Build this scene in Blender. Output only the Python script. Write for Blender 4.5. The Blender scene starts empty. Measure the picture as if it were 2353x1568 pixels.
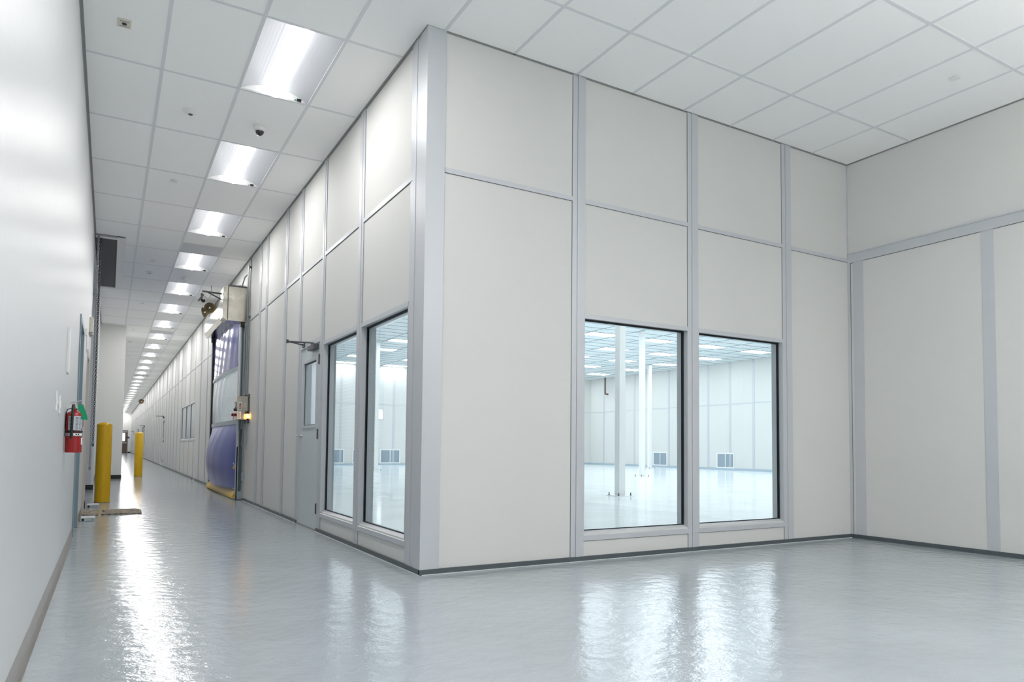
import bpy, bmesh, math, random
from mathutils import Vector, Matrix
random.seed(7)
C = bpy.context.scene.collection
PI = math.pi

# ------------------------------------------------------------------ camera, world, exposure
F_PX, CX, CY, YAW, PITCH, ROLL, CAMZ = 1608.1, 1176.5, 951.2, 0.5222, 0.0485, 0.0101, 0.931
cam = bpy.data.cameras.new('camera')
cam_o = bpy.data.objects.new('camera', cam)
C.objects.link(cam_o)
cam.sensor_width = 36.0
cam.sensor_fit = 'HORIZONTAL'
cam.lens = F_PX / 2353 * 36.0
cam.shift_x = -(CX - 1176.5) / 2353
cam.shift_y = (CY - 784.0) / 2353
cam.clip_start, cam.clip_end = 0.02, 300
_F = Vector((math.sin(YAW) * math.cos(PITCH), math.cos(YAW) * math.cos(PITCH), math.sin(PITCH)))
_R = Vector((math.cos(YAW), -math.sin(YAW), 0))
_U = _R.cross(_F)
R2 = _R * math.cos(ROLL) + _U * math.sin(ROLL)
U2 = -_R * math.sin(ROLL) + _U * math.cos(ROLL)
m = Matrix((R2, U2, -_F)).transposed().to_4x4()
m.translation = Vector((0, 0, CAMZ))
cam_o.matrix_world = m
bpy.context.scene.camera = cam_o

w = bpy.data.worlds.new('world')
bpy.context.scene.world = w
w.use_nodes = True
w.node_tree.nodes['Background'].inputs[0].default_value = (0.8, 0.85, 0.9, 1)
w.node_tree.nodes['Background'].inputs[1].default_value = 0.02
vs = bpy.context.scene.view_settings
vs.view_transform = 'Standard'
vs.look = 'None'
vs.gamma = 1
vs.use_curve_mapping = False
vs.exposure = 0.55
CORRIDOR_LENS = 3.2       # glow of the corridor troffer baskets
CORRIDOR_W = 15.0         # lamp power behind each corridor lens
FOYER_W = 3.0            # lamp power of the unseen troffers added over the foyer
ADDED_PENDANT_LENS = 21.0  # strength of the unseen pendants added over the foyer
CLEANROOM_LENS = 8.8
bpy.context.scene.cycles.max_bounces = 12
bpy.context.scene.cycles.diffuse_bounces = 9
bpy.context.scene.cycles.sample_clamp_indirect = 6

# ------------------------------------------------------------------ dimensions
XA = 1.99          # corridor face of the panel wall
YB = 4.765         # face of the panel wall turning right
XC = 6.989         # wall closing the foyer on the right
XL = -0.284        # left wall
H = 4.098          # ceiling
T = 0.6096
GX = 0.289         # ceiling grid origin
GY = 5.269
YEND = 82.1
YBACK = -8.0
WT = 0.13          # panel wall thickness
HI = 4.95          # cleanroom ceiling
RX, RY = 24.6, 33.4


# ------------------------------------------------------------------ materials
def nt(name):
    mt = bpy.data.materials.new(name)
    mt.use_nodes = True
    n = mt.node_tree.nodes
    return mt, n, mt.node_tree.links, n['Principled BSDF']


def srgb(r, g, b):
    f = lambda c: (c / 255 / 12.92) if c / 255 <= 0.04045 else ((c / 255 + 0.055) / 1.055) ** 2.4
    return (f(r), f(g), f(b), 1)


def mat(name, col, rough=0.5, metal=0.0, spec=0.5, noise=0.0, nscale=40.0, bump=0.0, bscale=200.0,
        stretch=(1, 1, 1), coat=0.0, emit=None, estr=0.0, rnoise=0.0):
    mt, n, l, b = nt(name)
    b.inputs['Base Color'].default_value = col
    b.inputs['Roughness'].default_value = rough
    b.inputs['Metallic'].default_value = metal
    b.inputs['Specular IOR Level'].default_value = spec
    b.inputs['Coat Weight'].default_value = coat
    b.inputs['Coat Roughness'].default_value = 0.08
    tc = n.new('ShaderNodeTexCoord')
    mp = n.new('ShaderNodeMapping')
    mp.inputs['Scale'].default_value = stretch
    l.new(tc.outputs['Object'], mp.inputs['Vector'])
    if noise > 0:
        tx = n.new('ShaderNodeTexNoise')
        tx.inputs['Scale'].default_value = nscale
        tx.inputs['Detail'].default_value = 4
        l.new(mp.outputs[0], tx.inputs['Vector'])
        mr = n.new('ShaderNodeMapRange')
        mr.inputs[1].default_value, mr.inputs[2].default_value = 0.25, 0.75
        mr.inputs[3].default_value, mr.inputs[4].default_value = 1 - noise, 1 + noise
        l.new(tx.outputs[0], mr.inputs[0])
        mx = n.new('ShaderNodeVectorMath')
        mx.operation = 'SCALE'
        mx.inputs[0].default_value = col[:3]
        l.new(mr.outputs[0], mx.inputs['Scale'])
        l.new(mx.outputs[0], b.inputs['Base Color'])
        if rnoise > 0:
            m2 = n.new('ShaderNodeMapRange')
            m2.inputs[1].default_value, m2.inputs[2].default_value = 0.3, 0.7
            m2.inputs[3].default_value, m2.inputs[4].default_value = rough - rnoise, rough + rnoise
            l.new(tx.outputs[0], m2.inputs[0])
            l.new(m2.outputs[0], b.inputs['Roughness'])
    if bump > 0:
        t2 = n.new('ShaderNodeTexNoise')
        t2.inputs['Scale'].default_value = bscale
        t2.inputs['Detail'].default_value = 3
        l.new(mp.outputs[0], t2.inputs['Vector'])
        bp = n.new('ShaderNodeBump')
        bp.inputs['Strength'].default_value = bump
        bp.inputs['Distance'].default_value = 0.002
        l.new(t2.outputs[0], bp.inputs['Height'])
        l.new(bp.outputs[0], b.inputs['Normal'])
    if emit:
        b.inputs['Emission Color'].default_value = emit
        b.inputs['Emission Strength'].default_value = estr
    return mt


def floor_material(name, col, rough, wave):
    mt, n, l, b = nt(name)
    tc = n.new('ShaderNodeTexCoord')
    b.inputs['Roughness'].default_value = rough
    b.inputs['Specular IOR Level'].default_value = 0.5
    t0 = n.new('ShaderNodeTexNoise')
    t0.inputs['Scale'].default_value = 1.3
    t0.inputs['Detail'].default_value = 5
    l.new(tc.outputs['Object'], t0.inputs['Vector'])
    mr = n.new('ShaderNodeMapRange')
    mr.inputs[1].default_value, mr.inputs[2].default_value = 0.3, 0.7
    mr.inputs[3].default_value, mr.inputs[4].default_value = 0.94, 1.06
    l.new(t0.outputs[0], mr.inputs[0])
    vm = n.new('ShaderNodeVectorMath')
    vm.operation = 'SCALE'
    vm.inputs[0].default_value = col[:3]
    l.new(mr.outputs[0], vm.inputs['Scale'])
    l.new(vm.outputs[0], b.inputs['Base Color'])
    # trowel waves + orange peel of the epoxy
    ta = n.new('ShaderNodeTexNoise')
    ta.inputs['Scale'].default_value = 9.0
    ta.inputs['Detail'].default_value = 4
    ta.inputs['Roughness'].default_value = 0.55
    l.new(tc.outputs['Object'], ta.inputs['Vector'])
    tb = n.new('ShaderNodeTexNoise')
    tb.inputs['Scale'].default_value = 90.0
    tb.inputs['Detail'].default_value = 2
    l.new(tc.outputs['Object'], tb.inputs['Vector'])
    b1 = n.new('ShaderNodeBump')
    b1.inputs['Strength'].default_value = wave
    b1.inputs['Distance'].default_value = 0.004
    l.new(ta.outputs[0], b1.inputs['Height'])
    b2 = n.new('ShaderNodeBump')
    b2.inputs['Strength'].default_value = wave * 0.8
    b2.inputs['Distance'].default_value = 0.0006
    l.new(tb.outputs[0], b2.inputs['Height'])
    l.new(b1.outputs[0], b2.inputs['Normal'])
    l.new(b2.outputs[0], b.inputs['Normal'])
    return mt


def glass_material(name, tint, refl_rough=0.0):
    mt = bpy.data.materials.new(name)
    mt.use_nodes = True
    n = mt.node_tree.nodes
    l = mt.node_tree.links
    n.clear()
    o = n.new('ShaderNodeOutputMaterial')
    tr = n.new('ShaderNodeBsdfTransparent')
    tr.inputs[0].default_value = tint
    gl = n.new('ShaderNodeBsdfGlossy')
    gl.inputs['Roughness'].default_value = refl_rough
    # Schlick reflectance from the viewing angle, the same from both sides of the sheet
    lw = n.new('ShaderNodeLayerWeight')
    lw.inputs['Blend'].default_value = 0.5
    pw = n.new('ShaderNodeMath')
    pw.operation = 'POWER'
    pw.inputs[1].default_value = 5.0
    l.new(lw.outputs['Facing'], pw.inputs[0])
    fr = n.new('ShaderNodeMath')
    fr.operation = 'MULTIPLY_ADD'
    fr.inputs[1].default_value = 0.92
    fr.inputs[2].default_value = 0.06
    l.new(pw.outputs[0], fr.inputs[0])
    mx = n.new('ShaderNodeMixShader')
    l.new(fr.outputs[0], mx.inputs[0])
    l.new(tr.outputs[0], mx.inputs[1])
    l.new(gl.outputs[0], mx.inputs[2])
    l.new(mx.outputs[0], o.inputs[0])
    return mt


def emission(name, col, s):
    return mat(name, (0.8, 0.8, 0.8, 1), 0.4, emit=col, estr=s)


M = {}
M['panel'] = mat('panel_enamel', srgb(212, 212, 209), 0.65, spec=0.3, noise=0.012, nscale=60, bump=0.12, bscale=260)
M['leftwall'] = mat('gloss_wall_paint', srgb(200, 202, 203), 0.36, spec=0.35, noise=0.02, nscale=8, stretch=(1, 6, 0.25), bump=0.25, bscale=14, coat=0.0)
M['paint'] = mat('white_wall_paint', srgb(222, 222, 219), 0.55, noise=0.01, nscale=30, bump=0.1, bscale=200)
M['trim'] = mat('white_aluminium', srgb(196, 199, 203), 0.38, metal=0.15, spec=0.5)
M['seam'] = mat('seam_shadow_gap', srgb(95, 98, 100), 0.6)
M['tile'] = mat('ceiling_tile', srgb(250, 250, 248), 0.85, noise=0.025, nscale=120, bump=0.25, bscale=500)
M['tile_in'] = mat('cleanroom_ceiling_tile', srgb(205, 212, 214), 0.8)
M['tbar'] = mat('ceiling_grid_metal', srgb(222, 224, 226), 0.45)
M['tbar_in'] = mat('cleanroom_grid_metal', srgb(120, 142, 152), 0.5)
M['angle'] = mat('wall_angle_grey', srgb(150, 151, 149), 0.5)
M['base'] = mat('base_channel_grey', srgb(78, 86, 90), 0.4)
M['rubber'] = mat('rubber_wall_base', srgb(126, 121, 115), 0.28, noise=0.12, nscale=3, stretch=(1, 1, 8))
M['blackbase'] = mat('black_rubber', srgb(38, 36, 35), 0.5)
M['caulk'] = mat('caulk_line', srgb(205, 210, 212), 0.5)
M['floor'] = floor_material('grey_epoxy', srgb(164, 171, 176), 0.11, 1.3)
M['floor_in'] = floor_material('brightened_epoxy', srgb(238, 243, 244), 0.12, 0.15)  # paler than the corridor floor: strong cleanroom light put into the colour
M['gasket'] = mat('black_gasket', srgb(20, 24, 28), 0.5)
M['glass'] = glass_material('window_glass', (0.92, 0.965, 0.975, 1))
M['doorglass'] = glass_material('door_glass', (0.88, 0.93, 0.95, 1), 0.03)
M['lens'] = emission('corridor_lens', (1.0, 0.98, 0.97, 1), CORRIDOR_LENS)
M['lens_in'] = emission('cleanroom_lens', (0.91, 0.95, 1.0, 1), CLEANROOM_LENS)
M['reflector'] = mat('white_reflector', srgb(205, 208, 213), 0.4, metal=0.1)
M['white'] = mat('white_plastic', srgb(232, 232, 230), 0.4)
M['offwhite'] = mat('cream_plastic', srgb(214, 210, 196), 0.5)
M['black'] = mat('black_plastic', srgb(24, 24, 26), 0.35)
M['smoked'] = mat('smoked_dome', srgb(30, 32, 36), 0.05, spec=0.8)
M['door'] = mat('door_paint', srgb(196, 204, 207), 0.35, bump=0.05)
M['steel'] = mat('stainless_steel', srgb(205, 200, 188), 0.22, metal=1.0, noise=0.1, nscale=9, rnoise=0.08, bump=0.2, bscale=12)
M['polished'] = mat('polished_steel', srgb(225, 225, 225), 0.14, metal=1.0, bump=0.12, bscale=8)
M['chrome'] = mat('satin_chrome', srgb(200, 200, 200), 0.2, metal=1.0)
M['darkmetal'] = mat('dark_metal', srgb(95, 97, 100), 0.35, metal=0.8)
M['galv'] = mat('galvanised_steel', srgb(168, 178, 183), 0.35, metal=0.6, noise=0.12, nscale=18)
M['dgalv'] = mat('shaded_channel', srgb(88, 98, 104), 0.4, metal=0.5)
M['conduit'] = mat('conduit_steel', srgb(165, 170, 172), 0.3, metal=0.8)
M['yellow'] = mat('yellow_sleeve', srgb(212, 168, 8), 0.38, noise=0.03, nscale=20)
M['yvinyl'] = mat('yellow_vinyl', srgb(214, 172, 50), 0.4, noise=0.1, nscale=10)
M['blue'] = mat('blue_vinyl', srgb(58, 64, 150), 0.14, spec=0.4, bump=0.4, bscale=6, stretch=(1, 1.5, 0.35))
M['blue_deep'] = mat('blue_vinyl_lower', srgb(82, 90, 165), 0.3, spec=1.0, bump=1.0, bscale=9, stretch=(1, 2.0, 0.3))
M['red'] = mat('red_enamel', srgb(165, 18, 22), 0.25, coat=0.4)
M['green'] = mat('green_tag', srgb(10, 150, 105), 0.5)
M['label'] = mat('paper_label', srgb(200, 206, 212), 0.5)
M['ink'] = mat('label_ink', srgb(60, 62, 70), 0.5)
M['blueink'] = mat('blue_ink', srgb(60, 80, 150), 0.5)
M['olive'] = mat('olive_horn', srgb(150, 134, 98), 0.4)
M['olive_in'] = mat('olive_horn_throat', srgb(84, 72, 48), 0.5)
M['brown'] = mat('brown_door', srgb(98, 76, 64), 0.45)
M['teal'] = mat('bluegrey_frame', srgb(132, 150, 158), 0.35)
M['jamb'] = mat('beige_jamb', srgb(190, 186, 178), 0.5)
M['darkpanel'] = mat('shaded_opening', srgb(70, 71, 72), 0.6, noise=0.03)  # dark grey stands in for the shade inside the hood opening
M['rust'] = mat('brown_pipe', srgb(92, 66, 56), 0.6)
M['filter'] = mat('louvre_grey', srgb(168, 184, 194), 0.5)
M['grille'] = mat('return_grille_metal', srgb(208, 211, 214), 0.5, noise=0.1, nscale=90)
M['amber'] = emission('amber_lens', (1.0, 0.42, 0.04, 1), 9.0)
M['redbtn'] = mat('red_button', srgb(215, 30, 28), 0.35)
M['mirrorsteel'] = mat('trap_steel', srgb(205, 212, 214), 0.25, metal=0.7)


def mat_carpet():
    mt, n, l, b = nt('carpet_mat')
    tc = n.new('ShaderNodeTexCoord')
    v = n.new('ShaderNodeTexNoise')
    v.inputs['Scale'].default_value = 38
    v.inputs['Detail'].default_value = 6
    l.new(tc.outputs['Object'], v.inputs['Vector'])
    cr = n.new('ShaderNodeValToRGB')
    cr.color_ramp.elements[0].position = 0.35
    cr.color_ramp.elements[0].color = srgb(75, 68, 60)
    cr.color_ramp.elements[1].position = 0.65
    cr.color_ramp.elements[1].color = srgb(175, 165, 148)
    l.new(v.outputs[0], cr.inputs[0])
    l.new(cr.outputs[0], b.inputs['Base Color'])
    b.inputs['Roughness'].default_value = 0.95
    return mt


M['carpet'] = mat_carpet()


def mat_vinyl_window():
    mt = bpy.data.materials.new('clear_vinyl')
    mt.use_nodes = True
    n = mt.node_tree.nodes
    l = mt.node_tree.links
    b = n['Principled BSDF']
    b.inputs['Base Color'].default_value = srgb(240, 244, 250)
    b.inputs['Roughness'].default_value = 0.18
    tc = n.new('ShaderNodeTexCoord')
    mp = n.new('ShaderNodeMapping')
    mp.inputs['Scale'].default_value = (1, 2.2, 0.5)
    l.new(tc.outputs['Object'], mp.inputs['Vector'])
    t = n.new('ShaderNodeTexNoise')
    t.inputs['Scale'].default_value = 5
    l.new(mp.outputs[0], t.inputs['Vector'])
    bp = n.new('ShaderNodeBump')
    bp.inputs['Strength'].default_value = 0.5
    bp.inputs['Distance'].default_value = 0.01
    l.new(t.outputs[0], bp.inputs['Height'])
    l.new(bp.outputs[0], b.inputs['Normal'])
    tr = n.new('ShaderNodeBsdfTransparent')
    tr.inputs[0].default_value = (0.93, 0.97, 1, 1)
    mx = n.new('ShaderNodeMixShader')
    mx.inputs[0].default_value = 0.6
    l.new(tr.outputs[0], mx.inputs[1])
    l.new(b.outputs[0], mx.inputs[2])
    l.new(mx.outputs[0], n['Material Output'].inputs[0])
    return mt


M['clearvinyl'] = mat_vinyl_window()


# ------------------------------------------------------------------ mesh helpers
class MB:
    def __init__(s):
        s.v, s.f = [], []

    def box(s, x0, x1, y0, y1, z0, z1):
        if x0 > x1: x0, x1 = x1, x0
        if y0 > y1: y0, y1 = y1, y0
        if z0 > z1: z0, z1 = z1, z0
        i = len(s.v)
        s.v += [(x0, y0, z0), (x1, y0, z0), (x1, y1, z0), (x0, y1, z0), (x0, y0, z1), (x1, y0, z1), (x1, y1, z1), (x0, y1, z1)]
        s.f += [tuple(i + k for k in q) for q in ((0, 3, 2, 1), (4, 5, 6, 7), (0, 1, 5, 4), (1, 2, 6, 5), (2, 3, 7, 6), (3, 0, 4, 7))]
        return s

    def quad(s, a, b, c, d):
        i = len(s.v)
        s.v += [tuple(a), tuple(b), tuple(c), tuple(d)]
        s.f.append((i, i + 1, i + 2, i + 3))
        return s

    def prism(s, poly, axis, a, b):
        """extrude a 2D polygon; axis 0: poly=(y,z); 1: poly=(x,z); 2: poly=(x,y)"""
        def P(p, t):
            return (t, p[0], p[1]) if axis == 0 else (p[0], t, p[1]) if axis == 1 else (p[0], p[1], t)
        n = len(poly)
        i = len(s.v)
        s.v += [P(p, a) for p in poly] + [P(p, b) for p in poly]
        s.f.append(tuple(i + k for k in range(n))[::-1])
        s.f.append(tuple(i + n + k for k in range(n)))
        for k in range(n):
            k2 = (k + 1) % n
            s.f.append((i + k, i + k2, i + n + k2, i + n + k))
        return s

    def lathe(s, prof, o, d=(0, 0, 1), seg=24, cap=True):
        """profile [(r, t)] revolved about direction d from point o"""
        d = Vector(d).normalized()
        a = d.orthogonal().normalized()
        b = d.cross(a)
        o = Vector(o)
        i = len(s.v)
        for r, t in prof:
            for k in range(seg):
                an = 2 * PI * k / seg
                s.v.append(tuple(o + d * t + (a * math.cos(an) + b * math.sin(an)) * r))
        for j in range(len(prof) - 1):
            for k in range(seg):
                k2 = (k + 1) % seg
                s.f.append((i + j * seg + k, i + j * seg + k2, i + (j + 1) * seg + k2, i + (j + 1) * seg + k))
        if cap:
            if prof[0][0] > 1e-5: s.f.append(tuple(i + k for k in range(seg))[::-1])
            if prof[-1][0] > 1e-5: s.f.append(tuple(i + (len(prof) - 1) * seg + k for k in range(seg)))
        return s

    def cyl(s, p0, p1, r, seg=16, r1=None):
        p0, p1 = Vector(p0), Vector(p1)
        L = (p1 - p0).length
        return s.lathe([(r, 0), (r if r1 is None else r1, L)], p0, p1 - p0, seg)

    def tube(s, pts, r, seg=10):
        pts = [Vector(p) for p in pts]
        n = len(pts)
        i = len(s.v)
        pa = None
        for j, p in enumerate(pts):
            t = (pts[min(j + 1, n - 1)] - pts[max(j - 1, 0)]).normalized()
            a = t.orthogonal().normalized() if pa is None else (pa - t * pa.dot(t)).normalized()
            pa = a
            b = t.cross(a)
            for k in range(seg):
                an = 2 * PI * k / seg
                s.v.append(tuple(p + (a * math.cos(an) + b * math.sin(an)) * r))
        for j in range(n - 1):
            for k in range(seg):
                k2 = (k + 1) % seg
                s.f.append((i + j * seg + k, i + j * seg + k2, i + (j + 1) * seg + k2, i + (j + 1) * seg + k))
        s.f.append(tuple(i + k for k in range(seg))[::-1])
        s.f.append(tuple(i + (n - 1) * seg + k for k in range(seg)))
        return s

    def torus(s, c, ax_a, ax_b, ra, rb, r, n=10, mseg=5):
        """elongated ring in the plane ax_a, ax_b"""
        c, A, B = Vector(c), Vector(ax_a), Vector(ax_b)
        N = A.cross(B)
        i = len(s.v)
        for j in range(n):
            t = 2 * PI * j / n
            p = c + A * (ra * math.cos(t)) + B * (rb * math.sin(t))
            rad = (A * math.cos(t) + B * math.sin(t)).normalized()
            for k in range(mseg):
                u = 2 * PI * k / mseg
                s.v.append(tuple(p + rad * (r * math.cos(u)) + N * (r * math.sin(u))))
        for j in range(n):
            for k in range(mseg):
                j2, k2 = (j + 1) % n, (k + 1) % mseg
                s.f.append((i + j * mseg + k, i + j2 * mseg + k, i + j2 * mseg + k2, i + j * mseg + k2))
        return s

    def build(s, name, mt, parent=None, smooth=False, bevel=0.0, loc=None):
        me = bpy.data.meshes.new(name)
        off = Vector(loc) if loc else Vector((0, 0, 0))
        me.from_pydata([tuple(Vector(v) - off) for v in s.v], [], s.f)
        bm = bmesh.new()
        bm.from_mesh(me)
        bmesh.ops.recalc_face_normals(bm, faces=bm.faces[:])
        bm.to_mesh(me)
        bm.free()
        me.materials.append(M[mt] if isinstance(mt, str) else mt)
        if smooth:
            me.shade_smooth()
            try:
                me.set_sharp_from_angle(angle=math.radians(35))
            except Exception:
                pass
        o = bpy.data.objects.new(name, me)
        C.objects.link(o)
        if loc: o.location = off
        if parent: o.parent = parent
        if bevel > 0:
            md = o.modifiers.new('bevel', 'BEVEL')
            md.width = bevel
            md.segments = 2
            md.limit_method = 'ANGLE'
        return o


def bx(*a):
    return MB().box(*a)


def thing(name, loc, label, cat, group=None):
    o = bpy.data.objects.new(name, None)
    o.empty_display_size = 0.1
    C.objects.link(o)
    o.location = loc
    o['label'] = label
    o['category'] = cat
    if group: o['group'] = group
    return o


def tag(o, label, cat, group=None):
    o['label'] = label
    o['category'] = cat
    if group: o['group'] = group
    return o


def struct(o):
    o['kind'] = 'structure'
    return o


def dup(o, loc, label=None, rz=None):
    c = o.copy()
    C.objects.link(c)
    c.location = loc
    if rz is not None: c.rotation_euler = (0, 0, rz)
    if label: c['label'] = label

    def rec(src, dst):
        for ch in list(src.children):
            d = ch.copy()
            C.objects.link(d)
            d.parent = dst
            rec(ch, d)
    rec(o, c)
    return c


def wall_holes(mb, axis, face, thick, u0, u1, z0, z1, holes):
    """solid wall of boxes between u0..u1, z0..z1 with rectangular holes (ua,ub,za,zb); axis 0: x-facing wall"""
    us = sorted({u0, u1} | {h[0] for h in holes} | {h[1] for h in holes})
    us = [u for u in us if u0 <= u <= u1]
    for a, b in zip(us[:-1], us[1:]):
        mid = (a + b) / 2
        hs = sorted([(h[2], h[3]) for h in holes if h[0] < mid < h[1]])
        z = z0
        segs = []
        for (p, q) in hs:
            if p > z: segs.append((z, p))
            z = max(z, q)
        if z < z1: segs.append((z, z1))
        for (p, q) in segs:
            if axis == 0: mb.box(face, face + thick, a, b, p, q)
            else: mb.box(a, b, face, face + thick, p, q)


# ------------------------------------------------------------------ floor and ceilings
struct(bx(XL - 0.5, RX + 0.1, YBACK - 0.1, YEND + 0.1, -0.12, -0.0005).build('floor', 'floor'))
struct(bx(XA + 0.06, RX, YB + 0.06, RY, -0.0005, 0.0005).build('floor_cleanroom', 'floor_in'))

ROLL_Y0, ROLL_Y1, ROLL_X1 = 12.15, 16.35, 0.12      # shutter hood recess in the ceiling


def gyk(k): return GY + 2 * T * k


def gxk(k): return GX + T * k


LIGHT_CELLS = [(1, k) for k in range(0, 64, 2)] + [(1, k) for k in (-2, -4, -6, -8)] + \
              [(4, k) for k in (-4, -6, -8)] + [(8, k) for k in (-4, -6, -8)]  # these two columns are unseen troffers added to light the foyer
GRILLE_CELLS = [(1, k) for k in (5, 13, 25)]


def build_ceiling():
    tiles, bars = MB(), MB()
    xs = [XL] + [gxk(k) for k in range(0, 12) if gxk(k) < XC - 0.05] + [XC]
    lc = {(round(gxk(i), 3), k) for i, k in LIGHT_CELLS}
    gc = {(round(gxk(i), 3), k) for i, k in GRILLE_CELLS}
    for xa, xb in zip(xs[:-1], xs[1:]):
        for k in range(-12, 64):
            ya, yb = max(gyk(k), YBACK), min(gyk(k + 1), YEND)
            if ya >= yb: continue
            x1 = xb
            if ya >= YB - 0.1 and xa >= XA: continue
            if ya < YB < yb and xa >= XA + 0.05: yb = YB + 0.02
            if yb > YB + 0.05 and xb > XA:
                if ya < YB:      # cell straddling the corner
                    tiles.box(xa, xb, ya, YB + 0.02, H, H + 0.03)
                    tiles.box(xa, XA + 0.02, YB + 0.02, yb, H, H + 0.03)
                    continue
                x1 = XA + 0.02
            if (round(xa, 3), k) in lc: continue
            if (round(xa, 3), k) in gc:
                tiles.box(xa, x1, ya, yb - T, H, H + 0.03)
                continue
            if xa == XL and yb > ROLL_Y0 and ya < ROLL_Y1:
                if ya < ROLL_Y0: tiles.box(xa, x1, ya, ROLL_Y0, H, H + 0.03)
                a, b = max(ya, ROLL_Y0), min(yb, ROLL_Y1)
                tiles.box(ROLL_X1, x1, a, b, H, H + 0.03)
                if yb > ROLL_Y1: tiles.box(xa, x1, ROLL_Y1, yb, H, H + 0.03)
                continue
            tiles.box(xa, x1, ya, yb, H, H + 0.03)
    hw = 0.0125
    for x in xs[1:-1]:
        ya, yb = YBACK, (YEND if x < XA else YB)
        bars.box(x - hw, x + hw, ya, yb, H - 0.004, H + 0.002)
    for k in range(-10, 64):
        y = gyk(k)
        if y > YEND: continue
        xe = XA if y > YB else XC
        if ROLL_Y0 < y < ROLL_Y1:
            bars.box(ROLL_X1, xe, y - hw, y + hw, H - 0.0035, H + 0.002)
        else:
            bars.box(XL, xe, y - hw, y + hw, H - 0.0035, H + 0.002)
    for i, k in GRILLE_CELLS:
        y = gyk(k + 1) - T
        bars.box(gxk(i), gxk(i + 1), y - hw, y + hw, H - 0.0035, H + 0.002)
    c = struct(tiles.build('ceiling', 'tile'))
    bars.build('ceiling_grid', 'tbar', c)
    return c


build_ceiling()
# perimeter angles
mb = MB()
mb.box(XA - 0.020, XA, YB, YEND, H - 0.004, H + 0.001).box(XA - 0.003, XA, YB, YEND, H - 0.014, H)
mb.box(XA - 0.020, XC, YB - 0.014, YB, H - 0.004, H + 0.001).box(XA - 0.003, XC, YB - 0.003, YB, H - 0.010, H)
mb.box(XC - 0.014, XC, YBACK, YB, H - 0.004, H + 0.001).box(XC - 0.003, XC, YBACK, YB, H - 0.010, H)
struct(mb.build('trim_1', 'angle'))
mb = MB()
mb.box(XL, XL + 0.022, YBACK, ROLL_Y0, H - 0.004, H + 0.001).box(XL, XL + 0.004, YBACK, ROLL_Y0, H - 0.026, H)
mb.box(XL, XL + 0.022, ROLL_Y1, YEND, H - 0.004, H + 0.001)
struct(mb.build('trim_2', 'angle'))
# roof slab closing the void
struct(bx(XL - 0.5, XC + 0.1, YBACK - 0.1, YEND + 0.1, H + 0.45, H + 0.5).build('ceiling_slab', 'paint'))

# ------------------------------------------------------------------ panel wall along the corridor
WIN_Z0, WIN_Z1 = 0.225, 2.035
WIN_A = [(5.082, 6.244), (6.383, 7.555)]
DOOR_A = (7.69, 8.606)
DOOR_Z = 2.11
TRI = [(20.5, 21.75), (21.87, 23.1), (23.22, 24.45)]
TRI_Z = (1.09, 2.07)
FARDOORS = [32.45, 50.4, 73.9]
FARWIN = [(52.2, 53.5), (53.65, 54.95), (60.5, 61.8), (61.95, 63.3)]
SHUT = (12.78, 16.5, 3.26)

holesA = [(a, b, WIN_Z0, WIN_Z1) for a, b in WIN_A] + [(DOOR_A[0], DOOR_A[1], 0, DOOR_Z)]
holesA += [(a, b, TRI_Z[0], TRI_Z[1]) for a, b in TRI] + [(a, b, 1.05, 2.1) for a, b in FARWIN]
holesA += [(y, y + 0.93, 0, 2.11) for y in FARDOORS] + [(SHUT[0], SHUT[1], 0, SHUT[2])]
mb = MB()
wall_holes(mb, 0, XA, WT, YB, YEND, 0, HI, holesA)
struct(mb.build('wall_left_of_cleanroom', 'panel'))

WIN_B = [(3.432, 4.606), (4.739, 5.909)]
mb = MB()
wall_holes(mb, 1, YB, WT, XA + WT, RX + 0.1, 0, HI, [(a, b, WIN_Z0, WIN_Z1) for a, b in WIN_B])
struct(mb.build('wall_front_of_cleanroom', 'panel'))
struct(bx(XC, XC + 0.12, YBACK, YB, 0, H + 0.45).build('wall_right', 'panel'))
struct(bx(XL - 0.5, XC + 0.12, YBACK - 0.1, YBACK, 0, H + 0.45).build('wall_behind', 'paint'))
# cleanroom far walls and ceiling
struct(bx(XA + WT, RX + 0.1, RY, RY + 0.1, 0, HI).build('wall_cleanroom_back', 'panel'))
struct(bx(RX, RX + 0.1, YB + WT, RY, 0, HI).build('wall_cleanroom_right', 'panel'))


# ---- trims (vertical battens and rails)
def batten_y(mb, y0, y1, z0, z1, x=XA, s=-1):
    """vertical H-batten on an x-facing wall between y0 and y1, proud by s"""
    w = y1 - y0
    a, b = y0 + w * 0.38, y0 + w * 0.62
    mb.box(x, x + s * 0.007, y0, a - 0.002, z0, z1)
    mb.box(x, x + s * 0.011, a, b, z0, z1)
    mb.box(x, x + s * 0.007, b + 0.002, y1, z0, z1)


def batten_x(mb, x0, x1, z0, z1, y=YB, s=-1):
    w = x1 - x0
    a, b = x0 + w * 0.38, x0 + w * 0.62
    mb.box(x0, a - 0.002, y, y + s * 0.007, z0, z1)
    mb.box(a, b, y, y + s * 0.011, z0, z1)
    mb.box(b + 0.002, x1, y, y + s * 0.007, z0, z1)


BZ = 0.04
RAIL = (3.005, 3.043)
near_b = [(6.244, 6.383), (7.555, 7.683), (8.606, 8.737), (9.45, 9.61), (10.786, 10.94), (11.316, 11.48)]
mb = MB()
for a, b in near_b: batten_y(mb, a, b, BZ, H)
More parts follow.
